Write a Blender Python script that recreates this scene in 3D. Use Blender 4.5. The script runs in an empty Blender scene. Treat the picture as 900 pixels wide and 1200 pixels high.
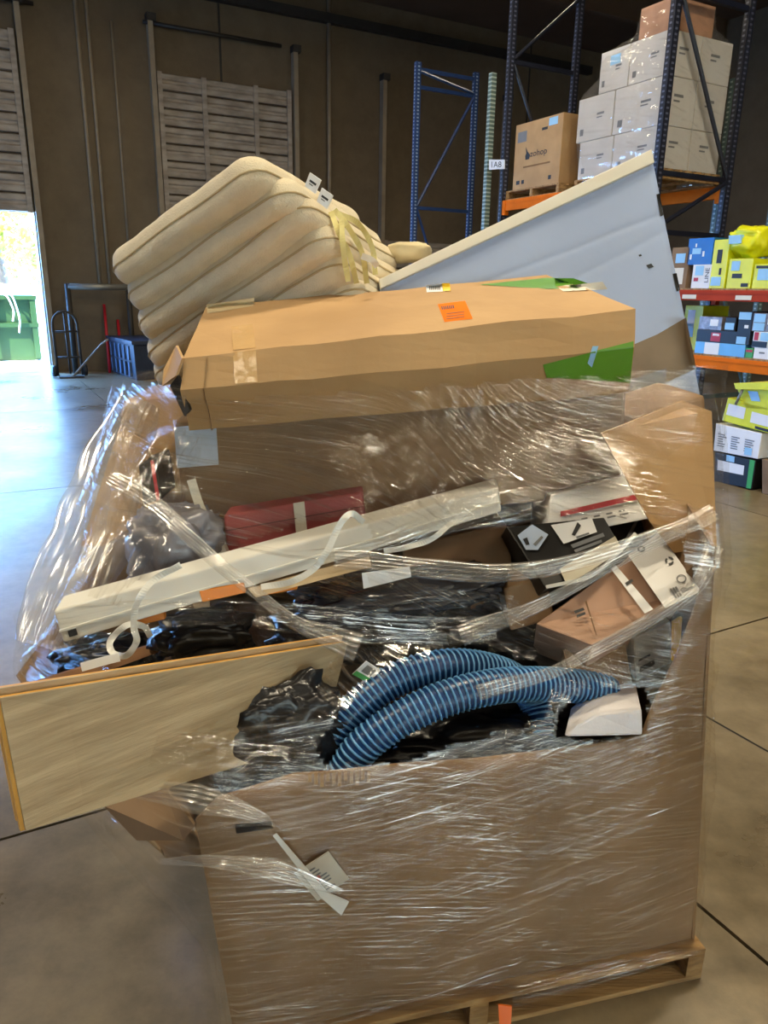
import bpy, bmesh, math, random
from mathutils import Vector as V, Matrix, noise
random.seed(7)
SC = bpy.context.scene
COL = SC.collection

# ------------------------------------------------------------------ camera
FPX, PITCH, ROLL, CH = 870.0, math.radians(16.6), math.radians(1.0), 1.6
F = V((0, math.cos(PITCH), -math.sin(PITCH)))
U0 = V((0, math.sin(PITCH), math.cos(PITCH))); R0 = V((1, 0, 0))
R = R0*math.cos(ROLL) + U0*math.sin(ROLL)
U = U0*math.cos(ROLL) - R0*math.sin(ROLL)
CAM = V((0, 0, CH))
cd = bpy.data.cameras.new('camera'); cam = bpy.data.objects.new('camera', cd); COL.objects.link(cam)
cd.sensor_fit = 'HORIZONTAL'; cd.sensor_width = 36; cd.lens = FPX/900*36
cd.clip_start = .02; cd.clip_end = 400
cam.matrix_world = Matrix(((R.x, U.x, -F.x, 0), (R.y, U.y, -F.y, 0), (R.z, U.z, -F.z, CH), (0, 0, 0, 1)))
SC.camera = cam

# building axes: D runs down the aisle, E along the back wall
PHI = math.radians(28.6)
E = V((math.cos(PHI), math.sin(PHI), 0)); D = V((-math.sin(PHI), math.cos(PHI), 0))
def B(u, w, z): return E*u + D*w + V((0, 0, z))
def ray(x, y): return F + R*((x-450)/FPX) + U*((600-y)/FPX)
def WY(x, y, Y): r = ray(x, y); return CAM + r*(Y/r.y)
def WZ(x, y, z=0): r = ray(x, y); return CAM + r*((z-CH)/r.z)
def WU(x, y, u): r = ray(x, y); return CAM + r*(u/r.dot(E))
def WW(x, y, w): r = ray(x, y); return CAM + r*(w/r.dot(D))
def pix(p):
    q = p-CAM; d = q.dot(F); return 450+FPX*q.dot(R)/d, 600-FPX*q.dot(U)/d
WALL = WZ(30, 437).dot(D)
CEIL = 7.25

# ------------------------------------------------------------------ world, sun, lights, exposure
SC.view_settings.view_transform = 'Standard'; SC.view_settings.look = 'None'
SC.view_settings.exposure = 0.0; SC.view_settings.gamma = 1.0; SC.view_settings.use_curve_mapping = False
w = bpy.data.worlds.new('sky'); SC.world = w; w.use_nodes = True
bg = w.node_tree.nodes['Background']; bg.inputs[0].default_value = (.17, .44, 1, 1); bg.inputs[1].default_value = 46.0
def light(name, kind, loc, energy, color, size=1, sizey=None, aim=None):
    l = bpy.data.lights.new(name, kind); l.energy = energy; l.color = color
    o = bpy.data.objects.new(name, l); COL.objects.link(o); o.location = loc
    if kind == 'AREA':
        l.shape = 'RECTANGLE'; l.size = size; l.size_y = sizey or size
    if aim is not None: o.rotation_euler = (V(aim)-V(loc)).to_track_quat('-Z', 'Y').to_euler()
    return o
sun = light('sun', 'SUN', (0, 0, 30), 60.0, (1, .97, .9)); sun.data.angle = .01
sun.rotation_euler = (-(E*-.75 + D*-.25 + V((0, 0, .9)))).to_track_quat('-Z', 'Y').to_euler()
WARM = (1, .86, .62)
for lu, lw, le in ((-2.5, -8, 60), (2.2, -8, 60), (-2.5, -3, 40), (2.2, -3, 45), (-2.5, 2.2, 230), (2.2, 2.2, 220), (-6.5, 4.0, 100), (-2.5, 8, 60), (4.4, 7.5, 135), (4.4, 2.2, 140), (4.4, -4, 90), (8.5, 11, 70), (2, 12, 50)):
    p = B(lu, lw, CEIL-.5)
    light('high_bay_light', 'AREA', p, le, WARM, .9, .34, p-V((0, 0, 1)))
# daylight entering by open dock doors further along the left end wall
p = B(-16.1, WALL-4.8, .8); l_ = light('door_portal', 'AREA', p, 1, (1, 1, 1), 3.0, 1.6, p+E); l_.data.cycles.is_portal = True
# warm fill lights added behind the camera to put glints on the film
for lu in (-1.5, 4.0):
    p = B(lu, -11.6, 2.0); light('warm_glint_fill', 'AREA', p, 140, (1, .90, .66), 3.4, 3.6, p+D)

# ------------------------------------------------------------------ helpers
def lin(c):
    return tuple(((x/12.92) if x <= .04045 else ((x+.055)/1.055)**2.4) for x in c)
def rgb(r, g, b): return lin((r/255, g/255, b/255)) + (1,)
MATS = {}
def mat(name, col, rough=.6, var=.12, vscale=6, metal=0, bump=0, bscale=40, stretch=(1, 1, 1), col2=None, spec=.5, coord='Object', emit=0, detail=4, trans=0):
    if name in MATS: return MATS[name]
    m = bpy.data.materials.new(name); m.use_nodes = True; MATS[name] = m
    nt = m.node_tree; N = nt.nodes; L = nt.links; bs = N['Principled BSDF']
    bs.inputs['Roughness'].default_value = rough; bs.inputs['Metallic'].default_value = metal
    bs.inputs['Specular IOR Level'].default_value = spec
    tc = N.new('ShaderNodeTexCoord'); mp = N.new('ShaderNodeMapping'); mp.inputs['Scale'].default_value = stretch
    L.new(tc.outputs[coord], mp.inputs[0])
    c2 = col2 or tuple(max(0, c*(1-var*2)) for c in col[:3])+(1,)
    nz = N.new('ShaderNodeTexNoise'); nz.inputs['Scale'].default_value = vscale; nz.inputs['Detail'].default_value = detail
    L.new(mp.outputs[0], nz.inputs[0])
    rp = N.new('ShaderNodeValToRGB'); rp.color_ramp.elements[0].position = .35; rp.color_ramp.elements[1].position = .65
    rp.color_ramp.elements[0].color = c2; rp.color_ramp.elements[1].color = col
    L.new(nz.outputs[0], rp.inputs[0]); L.new(rp.outputs[0], bs.inputs['Base Color'])
    if bump:
        n2 = N.new('ShaderNodeTexNoise'); n2.inputs['Scale'].default_value = bscale; n2.inputs['Detail'].default_value = 5
        L.new(mp.outputs[0], n2.inputs[0])
        bp = N.new('ShaderNodeBump'); bp.inputs['Strength'].default_value = bump; bp.inputs['Distance'].default_value = .01
        L.new(n2.outputs[0], bp.inputs['Height']); L.new(bp.outputs[0], bs.inputs['Normal'])
    if emit:
        L.new(rp.outputs[0], bs.inputs['Emission Color']); bs.inputs['Emission Strength'].default_value = emit
    return m

WL = {}
def thing(name, label, cat, loc=(0, 0, 0), group=None, kind=None):
    o = bpy.data.objects.new(name, None); COL.objects.link(o); o.location = loc; o.empty_display_size = .05
    WL[o.name] = V(loc); tagp(o, label, cat, group, kind); return o
def tagp(o, label=None, cat=None, group=None, kind=None):
    if label: o['label'] = label
    if cat: o['category'] = cat
    if group: o['group'] = group
    if kind: o['kind'] = kind
    return o
def mk(name, verts, faces, m, parent=None, smooth=False, bevel=0, seg=2, recalc=True, uv=None, sub=0, crumple=0, cscale=6, fine=0):
    """verts in world space; linked under parent (or top level with its origin at the base)"""
    bm = bmesh.new()
    vs = [bm.verts.new(v) for v in verts]
    for f in faces:
        try: bm.faces.new([vs[i] for i in f])
        except ValueError: pass
    if recalc: bmesh.ops.recalc_face_normals(bm, faces=bm.faces)
    if bevel: bmesh.ops.bevel(bm, geom=list(bm.edges), offset=bevel, segments=seg, affect='EDGES', profile=.6, clamp_overlap=True)
    if sub:
        bmesh.ops.subdivide_edges(bm, edges=list(bm.edges), cuts=sub, use_grid_fill=True)
    if crumple:
        for v in bm.verts:
            v.co += crumple*noise.noise_vector(v.co*cscale)
            if fine: v.co += fine*noise.noise_vector(v.co*cscale*4.3)
    if parent is not None: org = WL[parent.name]
    else:
        xs = [v.co for v in bm.verts]
        mn = V((min(c.x for c in xs), min(c.y for c in xs), min(c.z for c in xs))); mx = V((max(c.x for c in xs), max(c.y for c in xs), 0))
        org = V(((mn.x+mx.x)/2, (mn.y+mx.y)/2, mn.z))
    for v in bm.verts: v.co -= org
    me = bpy.data.meshes.new(name); bm.to_mesh(me); bm.free()
    if smooth:
        for p in me.polygons: p.use_smooth = True
    me.materials.append(m)
    o = bpy.data.objects.new(name, me); COL.objects.link(o)
    WL[o.name] = org.copy()
    if parent is not None: o.parent = parent
    else: o.location = org
    return o
BOXF = [(0, 3, 2, 1), (4, 5, 6, 7), (0, 1, 5, 4), (1, 2, 6, 5), (2, 3, 7, 6), (3, 0, 4, 7)]
def hexa(name, a, b, m, parent=None, **k):      # a: front quad, b: back quad (4 points each)
    return mk(name, list(a)+list(b), BOXF, m, parent, **k)
def prism(name, poly, vec, m, parent=None, **k):
    n = len(poly); vs = list(poly)+[p+vec for p in poly]
    fs = [tuple(range(n)), tuple(range(2*n-1, n-1, -1))]+[(i, (i+1) % n, n+(i+1) % n, n+i) for i in range(n)]
    return mk(name, vs, fs, m, parent, **k)
def bb(u0, u1, w0, w1, z0, z1):                 # box corners in building axes
    return [B(u0, w0, z0), B(u1, w0, z0), B(u1, w0, z1), B(u0, w0, z1)], [B(u0, w1, z0), B(u1, w1, z0), B(u1, w1, z1), B(u0, w1, z1)]
def bbox(name, u0, u1, w0, w1, z0, z1, m, parent=None, **k):
    a, b = bb(u0, u1, w0, w1, z0, z1); return hexa(name, a, b, m, parent, **k)
class Acc:                                       # several shells of ONE part
    def __init__(s): s.v = []; s.f = []
    def add(s, vs, fs):
        n = len(s.v); s.v += list(vs); s.f += [tuple(i+n for i in f) for f in fs]
    def bb(s, *a): x, y = bb(*a); s.add(x+y, BOXF)
    def quad(s, *p): s.add(p, [tuple(range(len(p)))])
    def mk(s, name, m, parent=None, **k): return mk(name, s.v, s.f, m, parent, **k)
def tubev(path, r, n=10, cap=True, rf=None):
    path = [V(p) for p in path]; vs = []; fs = []
    T = [(path[min(i+1, len(path)-1)]-path[max(i-1, 0)]).normalized() for i in range(len(path))]
    up = V((0, 0, 1)) if abs(T[0].z) < .9 else V((1, 0, 0))
    s = T[0].cross(up).normalized()
    for i, p in enumerate(path):
        s = (s-T[i]*s.dot(T[i])).normalized(); q = T[i].cross(s)
        rr = rf(i) if rf else r
        for k in range(n):
            a = 2*math.pi*k/n; vs.append(p+(s*math.cos(a)+q*math.sin(a))*rr)
    for i in range(len(path)-1):
        for k in range(n):
            k2 = (k+1) % n; fs.append((i*n+k, i*n+k2, (i+1)*n+k2, (i+1)*n+k))
    if cap: fs += [tuple(range(n-1, -1, -1)), tuple(range((len(path)-1)*n, len(path)*n))]
    return vs, fs
def tube(name, path, r, m, parent=None, n=10, **k):
    vs, fs = tubev(path, r, n); return mk(name, vs, fs, m, parent, smooth=k.pop('smooth', True), **k)
def spline(pts, n=12):                           # Catmull-Rom
    pts = [V(p) for p in pts]; P = [pts[0]*2-pts[1]]+pts+[pts[-1]*2-pts[-2]]; out = []
    for i in range(1, len(P)-2):
        for k in range(n):
            t = k/n; a, b, c, d = P[i-1], P[i], P[i+1], P[i+2]
            out.append(.5*((2*b)+(c-a)*t+(2*a-5*b+4*c-d)*t*t+(3*b-a-3*c+d)*t**3))
    return out+[pts[-1]]
def onface(quad, s, t, off=0):                   # point on a quad (s across 0-1 from pt0 to pt1, t from pt0 to pt3), lifted off it
    a, b, c, d = quad; p = (a*(1-s)+b*s)*(1-t)+(d*(1-s)+c*s)*t
    n = (b-a).cross(d-a).normalized()
    if n.dot(CAM-p) < 0: n = -n
    return p+n*off
def patch(name, quad, rects, m, parent, off=.0015):
    """flat print: rectangles (s0,t0,s1,t1) or polygons [(s,t)..] on a quad"""
    A = Acc()
    for r in rects:
        if isinstance(r, tuple): s0, t0, s1, t1 = r; r = [(s0, t0), (s1, t0), (s1, t1), (s0, t1)]
        A.quad(*[onface(quad, s, t, off) for s, t in r])
    return A.mk(name, m, parent, recalc=False)
def text(name, s, quad, m, parent, off=.002):
    """lettering fitted into a quad (pt0 bottom-left, pt1 bottom-right, pt2 top-right, pt3 top-left)"""
    c = bpy.data.curves.new('t', 'FONT'); c.body = s; c.resolution_u = 3
    o = bpy.data.objects.new('t', c); COL.objects.link(o)
    dg = bpy.context.evaluated_depsgraph_get(); me = bpy.data.meshes.new_from_object(o.evaluated_get(dg))
    xs = [v.co.x for v in me.vertices]; ys = [v.co.y for v in me.vertices]
    x0, x1, y0, y1 = min(xs), max(xs), min(ys), max(ys)
    vs = [onface(quad, (v.co.x-x0)/(x1-x0), (v.co.y-y0)/(y1-y0), off) for v in me.vertices]
    fs = [tuple(p.vertices) for p in me.polygons]
    bpy.data.objects.remove(o); bpy.data.curves.remove(c); bpy.data.meshes.remove(me)
    return mk(name, vs, fs, m, parent, recalc=False)

# ------------------------------------------------------------------ materials
CARD = mat('cardboard', rgb(186, 150, 104), .75, .07, 3.5, bump=.12, bscale=22, col2=rgb(170, 135, 92))
CARD2 = mat('cardboard_dull', rgb(142, 114, 84), .8, .07, 4, bump=.12, bscale=20, col2=rgb(120, 95, 68))
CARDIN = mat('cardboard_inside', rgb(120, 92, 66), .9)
GREYC = mat('grey_carton_print', rgb(166, 182, 214), .6, .04, 3, bump=.12, bscale=9)
OFFW = mat('offwhite_card', rgb(226, 220, 204), .7, .04, 5)
WHITE = mat('white_paper', rgb(232, 233, 235), .6, .02, 5)
WPLAS = mat('white_plastic', rgb(214, 212, 204), .35, .03, 3)
BLACK = mat('black_print', rgb(22, 22, 24), .5, .1, 5)
BLACKP = mat('black_bag_plastic', rgb(26, 26, 29), .28, .1, 8, bump=.5, bscale=18)
FOIL = mat('dark_gloss_foil', rgb(50, 52, 60), .16, .1, 8, bump=.8, bscale=14)
GREENT = mat('green_tape', rgb(98, 156, 44), .3, .05, 9)
BLUEST = mat('blue_sticker', rgb(150, 200, 235), .5, .03, 8)
ORANGE = mat('orange_label', rgb(246, 118, 0), .7, .04, 9, spec=.1)
ORANGEP = mat('orange_plastic', rgb(238, 140, 20), .4, .04, 9)
YEL = mat('yellow_label', rgb(245, 200, 20), .5, .03, 9)
REDP = mat('red_print', rgb(176, 24, 40), .5, .04, 9)
REDBOX = mat('dull_red_carton', rgb(176, 84, 84), .7, .1, 7)
GRAYPR = mat('grey_print', rgb(120, 122, 126), .6, .06, 9)
WOOD = mat('pallet_wood', rgb(178, 142, 92), .8, .16, 4, bump=.3, bscale=18, stretch=(1, 9, 9), col2=rgb(128, 98, 62))
PLANK = mat('plank_face', rgb(190, 168, 132), .55, .1, 3.2, bump=.15, bscale=14, stretch=(1.2, 1, 14), col2=rgb(160, 138, 104), detail=7)
PLANKC = mat('plank_core', rgb(214, 160, 72), .7, .12, 12)
CUSH = mat('cushion_fabric', rgb(216, 203, 176), .95, .04, 20, bump=.35, bscale=220, spec=.1)
SEAM = mat('cushion_piping', rgb(182, 164, 128), .95, .04, 20, spec=.1)
STRAPY = mat('cushion_tie', rgb(222, 210, 146), .9, .08, 14, spec=.1)
NAVY = mat('rack_navy', rgb(26, 30, 46), .45, .1, 6)
BLUE = mat('rack_blue', rgb(38, 66, 120), .45, .1, 6)
TEAL = mat('rack_greygreen', rgb(96, 116, 112), .5, .1, 6)
BEAMO = mat('beam_orange', rgb(226, 112, 4), .7, .07, 5, spec=.15)
BEAMR = mat('beam_red', rgb(176, 62, 36), .7, .07, 5, spec=.15)
STEEL = mat('galvanised_steel', rgb(150, 150, 146), .45, .1, 5, metal=.6)
PIPE = mat('painted_pipe', rgb(142, 128, 108), .6, .1, 4)
DARKM = mat('dark_iron', rgb(44, 40, 36), .6, .15, 5)
DOORM = mat('dock_door_paint', rgb(160, 150, 140), .55, .1, 3, col2=rgb(126, 116, 108), stretch=(1, 1, 3))
YELB = mat('yellow_packaging', rgb(226, 228, 20), .4, .06, 7)
BLUEB = mat('blue_packaging', rgb(16, 100, 184), .4, .05, 7)
SKYB = mat('light_blue_packaging', rgb(104, 176, 230), .4, .05, 7)
CLEAR = mat('hazy_pack', rgb(150, 146, 156), .2, .3, 14, bump=.5, bscale=30)
GRNB = mat('green_print', rgb(60, 160, 80), .5, .05, 7)
ICON = mat('icon_ink', rgb(40, 42, 46), .6, .02, 5)

# concrete
def concrete(name, c1, c2, rough, scale, r2=None, cracks=True):
    m = bpy.data.materials.new(name); m.use_nodes = True; nt = m.node_tree; N = nt.nodes; L = nt.links; bs = N['Principled BSDF']
    tc = N.new('ShaderNodeNewGeometry')
    n1 = N.new('ShaderNodeTexNoise'); n1.inputs['Scale'].default_value = scale; n1.inputs['Detail'].default_value = 8; n1.inputs['Roughness'].default_value = .62
    n2 = N.new('ShaderNodeTexNoise'); n2.inputs['Scale'].default_value = scale*9; n2.inputs['Detail'].default_value = 6; n2.inputs['Roughness'].default_value = .7
    L.new(tc.outputs['Position'], n1.inputs[0]); L.new(tc.outputs['Position'], n2.inputs[0])
    rp = N.new('ShaderNodeValToRGB'); rp.color_ramp.elements[0].position = .32; rp.color_ramp.elements[1].position = .68
    rp.color_ramp.elements[0].color = c2; rp.color_ramp.elements[1].color = c1
    mx = N.new('ShaderNodeMix'); mx.data_type = 'FLOAT'; mx.inputs[0].default_value = .4
    L.new(n1.outputs[0], mx.inputs[2]); L.new(n2.outputs[0], mx.inputs[3]); L.new(mx.outputs[0], rp.inputs[0])
    L.new(rp.outputs[0], bs.inputs['Base Color'])
    rr = N.new('ShaderNodeMapRange'); rr.inputs[1].default_value = .3; rr.inputs[2].default_value = .7
    rr.inputs[3].default_value = r2 or rough; rr.inputs[4].default_value = rough; L.new(n1.outputs[0], rr.inputs[0]); L.new(rr.outputs[0], bs.inputs['Roughness'])
    bp = N.new('ShaderNodeBump'); bp.inputs['Strength'].default_value = .12; bp.inputs['Distance'].default_value = .01
    L.new(n2.outputs[0], bp.inputs['Height']); L.new(bp.outputs[0], bs.inputs['Normal'])
    return m
FLOORM = concrete('sealed_concrete', rgb(150, 134, 106), rgb(80, 69, 50), .42, .9, .24)
FLOORM.node_tree.nodes['Principled BSDF'].inputs['Specular IOR Level'].default_value = .9
WALLM = concrete('tilt_up_concrete', rgb(112, 98, 78), rgb(84, 72, 56), .85, .35)
JOINT = mat('joint_filler', rgb(40, 36, 30), .9)
CEILM = mat('ceiling_deck', rgb(92, 72, 54), .9, .1, 1)

# stretch film: thin clear plastic with stretch lines
def film_mat(name, base, streak, haze, rough=.16, bump=.5, sx=3.0, sy=120., tint=(.99, .98, .96, 1)):
    m = bpy.data.materials.new(name); m.use_nodes = True; nt = m.node_tree; N = nt.nodes; L = nt.links
    N.remove(N['Principled BSDF']); out = N['Material Output']
    uvn = N.new('ShaderNodeTexCoord'); mp = N.new('ShaderNodeMapping'); mp.inputs['Scale'].default_value = (sx, sy, 1)
    L.new(uvn.outputs['UV'], mp.inputs[0])
    a = N.new('ShaderNodeTexNoise'); a.inputs['Scale'].default_value = 1; a.inputs['Detail'].default_value = 3; a.inputs['Roughness'].default_value = .55
    L.new(mp.outputs[0], a.inputs[0])
    m2 = N.new('ShaderNodeMapping'); m2.inputs['Scale'].default_value = (2.2, 4.5, 1); L.new(uvn.outputs['UV'], m2.inputs[0])
    b = N.new('ShaderNodeTexNoise'); b.inputs['Scale'].default_value = 1.3; b.inputs['Detail'].default_value = 3; L.new(m2.outputs[0], b.inputs[0])
    rs = N.new('ShaderNodeMapRange'); rs.inputs[1].default_value = .5; rs.inputs[2].default_value = .78; L.new(a.outputs[0], rs.inputs[0])
    rb = N.new('ShaderNodeMapRange'); rb.inputs[1].default_value = .42; rb.inputs[2].default_value = .68; L.new(b.outputs[0], rb.inputs[0])
    mu = N.new('ShaderNodeMath'); mu.operation = 'MULTIPLY'; L.new(rs.outputs[0], mu.inputs[0]); L.new(rb.outputs[0], mu.inputs[1])
    fa = N.new('ShaderNodeMath'); fa.operation = 'MULTIPLY_ADD'; fa.inputs[1].default_value = streak; fa.inputs[2].default_value = base
    L.new(mu.outputs[0], fa.inputs[0])
    bp = N.new('ShaderNodeBump'); bp.inputs['Strength'].default_value = bump; bp.inputs['Distance'].default_value = .0045
    L.new(a.outputs[0], bp.inputs['Height'])
    gl = N.new('ShaderNodeBsdfGlossy'); gl.inputs['Roughness'].default_value = rough; gl.inputs['Color'].default_value = (1, 1, 1, 1); L.new(bp.outputs[0], gl.inputs['Normal'])
    df = N.new('ShaderNodeBsdfDiffuse'); df.inputs['Color'].default_value = (.85, .85, .84, 1); L.new(bp.outputs[0], df.inputs['Normal'])
    tr = N.new('ShaderNodeBsdfTransparent'); tr.inputs['Color'].default_value = tint
    h = N.new('ShaderNodeMixShader'); h.inputs[0].default_value = haze; L.new(gl.outputs[0], h.inputs[1]); L.new(df.outputs[0], h.inputs[2])
    mx = N.new('ShaderNodeMixShader'); L.new(fa.outputs[0], mx.inputs[0]); L.new(tr.outputs[0], mx.inputs[1]); L.new(h.outputs[0], mx.inputs[2])
    L.new(mx.outputs[0], out.inputs['Surface'])
    return m
FILM = film_mat('stretch_film', .06, .85, .08, rough=.08, bump=1.0, sx=5, sy=150)
FILM2 = film_mat('stretch_film_second', .05, .6, .12, rough=.085, bump=1.0, sx=3, sy=95)
FILMD = film_mat('stretch_film_gathered', .30, .5, .35, sx=4, sy=40, rough=.2, bump=.9)
FILMR = film_mat('rack_film', .12, .3, .2, sx=2, sy=25, rough=.14)
SC.cycles.transparent_max_bounces = 24

# ------------------------------------------------------------------ room shell
UL, UR, WB = -16.0, 15.0, -12.0
o = bbox('floor', UL, UR, WB, WALL+.3, -.25, -.03, JOINT); o['kind'] = 'structure'; floor = o
# slabs: a joint passes through each of the joints that show in the photograph
ju = WZ(872, 1106).dot(E); jw = WZ(870, 732).dot(D)
us = [UL]+sorted(ju+3.6*k for k in range(-6, 5) if UL+.4 < ju+3.6*k < UR-.4)+[UR]
ws = [WB]+sorted(jw+4.3*k for k in range(-5, 6) if WB+.4 < jw+4.3*k < WALL-.4)+[WALL+.28]
for i in range(len(us)-1):
    for j in range(len(ws)-1):
        g = .006
        bbox('slab', us[i]+g, us[i+1]-g, ws[j]+g, ws[j+1]-g, -.2, 0, FLOORM, floor)
cu_ = WZ(875, 867).dot(E)
A = Acc()
for k in range(14):
    wA, wB = .75+k*.1, .75+(k+1)*.1; f1_, f2_ = .02*noise.noise(V((wA*4, 0, 0))), .02*noise.noise(V((wB*4, 0, 0)))
    A.quad(B(cu_+f1_-.005, wA, .0008), B(cu_+f1_+.006, wA, .0008), B(cu_+f2_+.006, wB, .0008), B(cu_+f2_-.005, wB, .0008))
A.mk('crack', JOINT, floor, recalc=False)
o = bbox('ceiling', UL, UR, WB, WALL+.3, CEIL, CEIL+.3, CEILM); o['kind'] = 'structure'; ceil_o = o
for k in range(9):
    ww = WB+1.5+k*3.3
    bbox('joist', UL+.1, UR-.1, ww-.07, ww+.07, CEIL-.45, CEIL+.01, CEILM, ceil_o)

d1r = WW(62, 430, WALL).dot(E); d1l = d1r-3.1; d1top = WW(30, 249, WALL).z
A = Acc()
d0r = d1l-2.0; d0l = d0r-3.1
A.bb(UL, d0l, WALL, WALL+.3, 0, CEIL); A.bb(d0l, d0r, WALL, WALL+.3, d1top+.02, CEIL); A.bb(d0r, d1l, WALL, WALL+.3, 0, CEIL); A.bb(d1r, UR, WALL, WALL+.3, 0, CEIL); A.bb(d1l, d1r, WALL, WALL+.3, d1top+.02, CEIL)
wall_back = A.mk('wall_back', WALLM); wall_back['kind'] = 'structure'
for pu in (WW(258, 60, WALL).dot(E), WW(386, 120, WALL).dot(E), WW(447, 150, WALL).dot(E)+3.9, d1l-2.4):
    bbox('panel_joint', pu-.02, pu+.02, WALL-.012, WALL+.02, 0, CEIL-.1, DARKM, wall_back)
lt = WW(345, 17, WALL).z
bbox('ledger', d1r+2, UR-1, WALL-.16, WALL, lt-.06, lt+.10, DARKM, wall_back)
A = Acc()
for wa, wb_ in ((WB, WALL-6.3), (WALL-3.3, WALL+.3)): A.bb(UL-.3, UL, wa, wb_, 0, CEIL)
A.bb(UL-.3, UL, WALL-6.3, WALL-3.3, 1.6, CEIL)
o = A.mk('wall_left', WALLM); o['kind'] = 'structure'
o = bbox('wall_right', UR, UR+.3, WB, WALL+.3, 0, CEIL, WALLM); o['kind'] = 'structure'
A = Acc(); A.bb(UL, -3.3, WB-.3, WB, 0, CEIL); A.bb(.3, 2.2, WB-.3, WB, 0, CEIL); A.bb(5.8, UR, WB-.3, WB, 0, CEIL); A.bb(-3.3, .3, WB-.3, WB, 3.8, CEIL); A.bb(2.2, 5.8, WB-.3, WB, 3.8, CEIL)  # unseen wall; its two openings are added to go with the warm fill lights
o = A.mk('wall_front', WALLM); o['kind'] = 'structure'
o = bbox('wall_sky_block', UL-14, UR+14, WB-7.4, WB-7, -.3, 15, mat('sky_block_render', rgb(220, 200, 160), .9)); o['kind'] = 'structure'  # unseen wall added to keep blue sky out of the front openings
o = bbox('ground_bounce', UL-14, UR+14, WB-7, WB-.3, -.3, -.05, mat('bounce_concrete', rgb(200, 186, 160), .9)); o['kind'] = 'structure'  # unseen ground added for warm sunlit bounce

# vertical-lift dock doors
def dock_door(name, u0, u1, z0, z1, rows, stiles, label_w=WALL-.10):
    r = bpy.data.objects.new(name, None); COL.objects.link(r); r.location = B((u0+u1)/2, WALL-.1, z0); WL[r.name] = r.location.copy(); r['kind'] = 'structure'
    h = (z1-z0)/rows
    for k in range(rows):
        zb = z0+k*h; prof = [(0, zb+.008), (.05, zb+.02), (.05, zb+h*.36), (.028, zb+h*.44), (.028, zb+h*.56), (.05, zb+h*.64), (.05, zb+h-.03), (0, zb+h-.008)]
        vs = [B(u, WALL-.02-q, z) for u in (u0, u1) for q, z in prof]; n = len(prof)
        fs = [(i, (i+1) % n, n+(i+1) % n, n+i) for i in range(n)]+[tuple(range(n)), tuple(range(2*n-1, n-1, -1))]
        mk('panel', vs, fs, DOORM, r)
    for s in stiles:
        uu = u0+(u1-u0)*s; bbox('stile', uu-.045, uu+.045, WALL-.10, WALL-.06, z0, z1, DOORM, r)
    return r
d2l = WW(183, 90, WALL).dot(E); d2r = WW(339, 105, WALL).dot(E); d2t = WW(262, 96, WALL).z
door1 = dock_door('door_1', d1l, d1r-.05, d1top, WW(20, 36, WALL).z, 9, (.02, .35, .66, .985))
door2 = dock_door('door_2', d2l, d2r, .02, d2t, 18, (.015, .33, .72, .985))
d3l = WW(450, 150, WALL).dot(E); d3t = WW(460, 282, WALL).z
door3 = dock_door('door_3', d3l, d3l+3.1, .02, d3t, 9, (.015, .33, .66, .985))
door0 = dock_door('door_0', d0l, d0r, d1top, d1top+3.1, 9, (.02, .35, .66, .985))
for ua, ub in ((d0l, d0r), (d1l, d1r)):
    p = B((ua+ub)/2, WALL+.28, d1top/2); l_ = light('door_portal', 'AREA', p, 1, (1, 1, 1), ub-ua, d1top, p-D); l_.data.cycles.is_portal = True
trk = [(d1r+.03, d1top+3.4, door1), (d1l-.03, d1top+3.4, door1), (d2l-.08, d2t+.9, door2), (d2r+.09, d2t+.8, door2), (d3l-.07, WW(447, 88, WALL).z, door3), (d3l+3.17, WW(447, 88, WALL).z, door3)]
for u, zt, d in trk:
    bbox('track', u-.045, u+.045, WALL-.16, WALL-.005, 0, zt, PIPE, d)
    bbox('bracket', u-.06, u+.10, WALL-.2, WALL, zt-.12, zt, DARKM, d)
for d, ua, ub, z in ((door2, d2l-.2, d2r-.2, d2t+.75), (door1, d1l, d1r+.3, d1top+3.3)):
    tube('lift_shaft', [B(ua, WALL-.12, z), B(ub, WALL-.12, z)], .035, DARKM, d)
# jamb of the open door
bbox('jamb', d1r-.04, d1r+.02, WALL-.03, WALL+.3, 0, d1top, STEEL, door1)

# conduits on the back wall
cu = WW(106, 150, WALL).dot(E)
for du, zb, zt, rr, lb in ((-.08, 1.55, CEIL-.05, .035, 'thickest painted conduit on the concrete wall by open dock door'), (.10, 1.55, CEIL-.05, .03, 'slimmer full height conduit beside the thickest conduit'), (.5, 2.4, 6.1, .022, 'thin short conduit on concrete wall between the dock doors')):
    o = tube('conduit', [B(cu+du, WALL-.05, zb), B(cu+du, WALL-.05, zt)], rr, PIPE)
    tagp(o, lb, 'pipe', 'conduits on the back wall')
xu = WW(384, 120, WALL).dot(E)
o = tube('downpipe', [B(xu, WALL-.07, .1), B(xu, WALL-.07, WW(384, 0, WALL).z)], .04, PIPE); tagp(o, 'single slim vertical pipe on dark wall right of the closed dock door', 'pipe')

# guard rail beside the open dock door
gz = WW(100, 336, WALL-.4).z
g0 = WW(79, 336, WALL-.4); g1 = WW(150, 337, WALL-.4)
t = thing('guard_rail', 'grey steel guard rail on posts beside the open dock door', 'rail', V((g0.x, g0.y, 0)))
tube('rail', [V((g0.x, g0.y, gz)), V((g1.x, g1.y, gz))], .06, STEEL, t)
for g in (g0, g1): tube('post', [V((g.x, g.y, 0)), V((g.x, g.y, gz+.05))], .05, DARKM, t)
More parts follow.
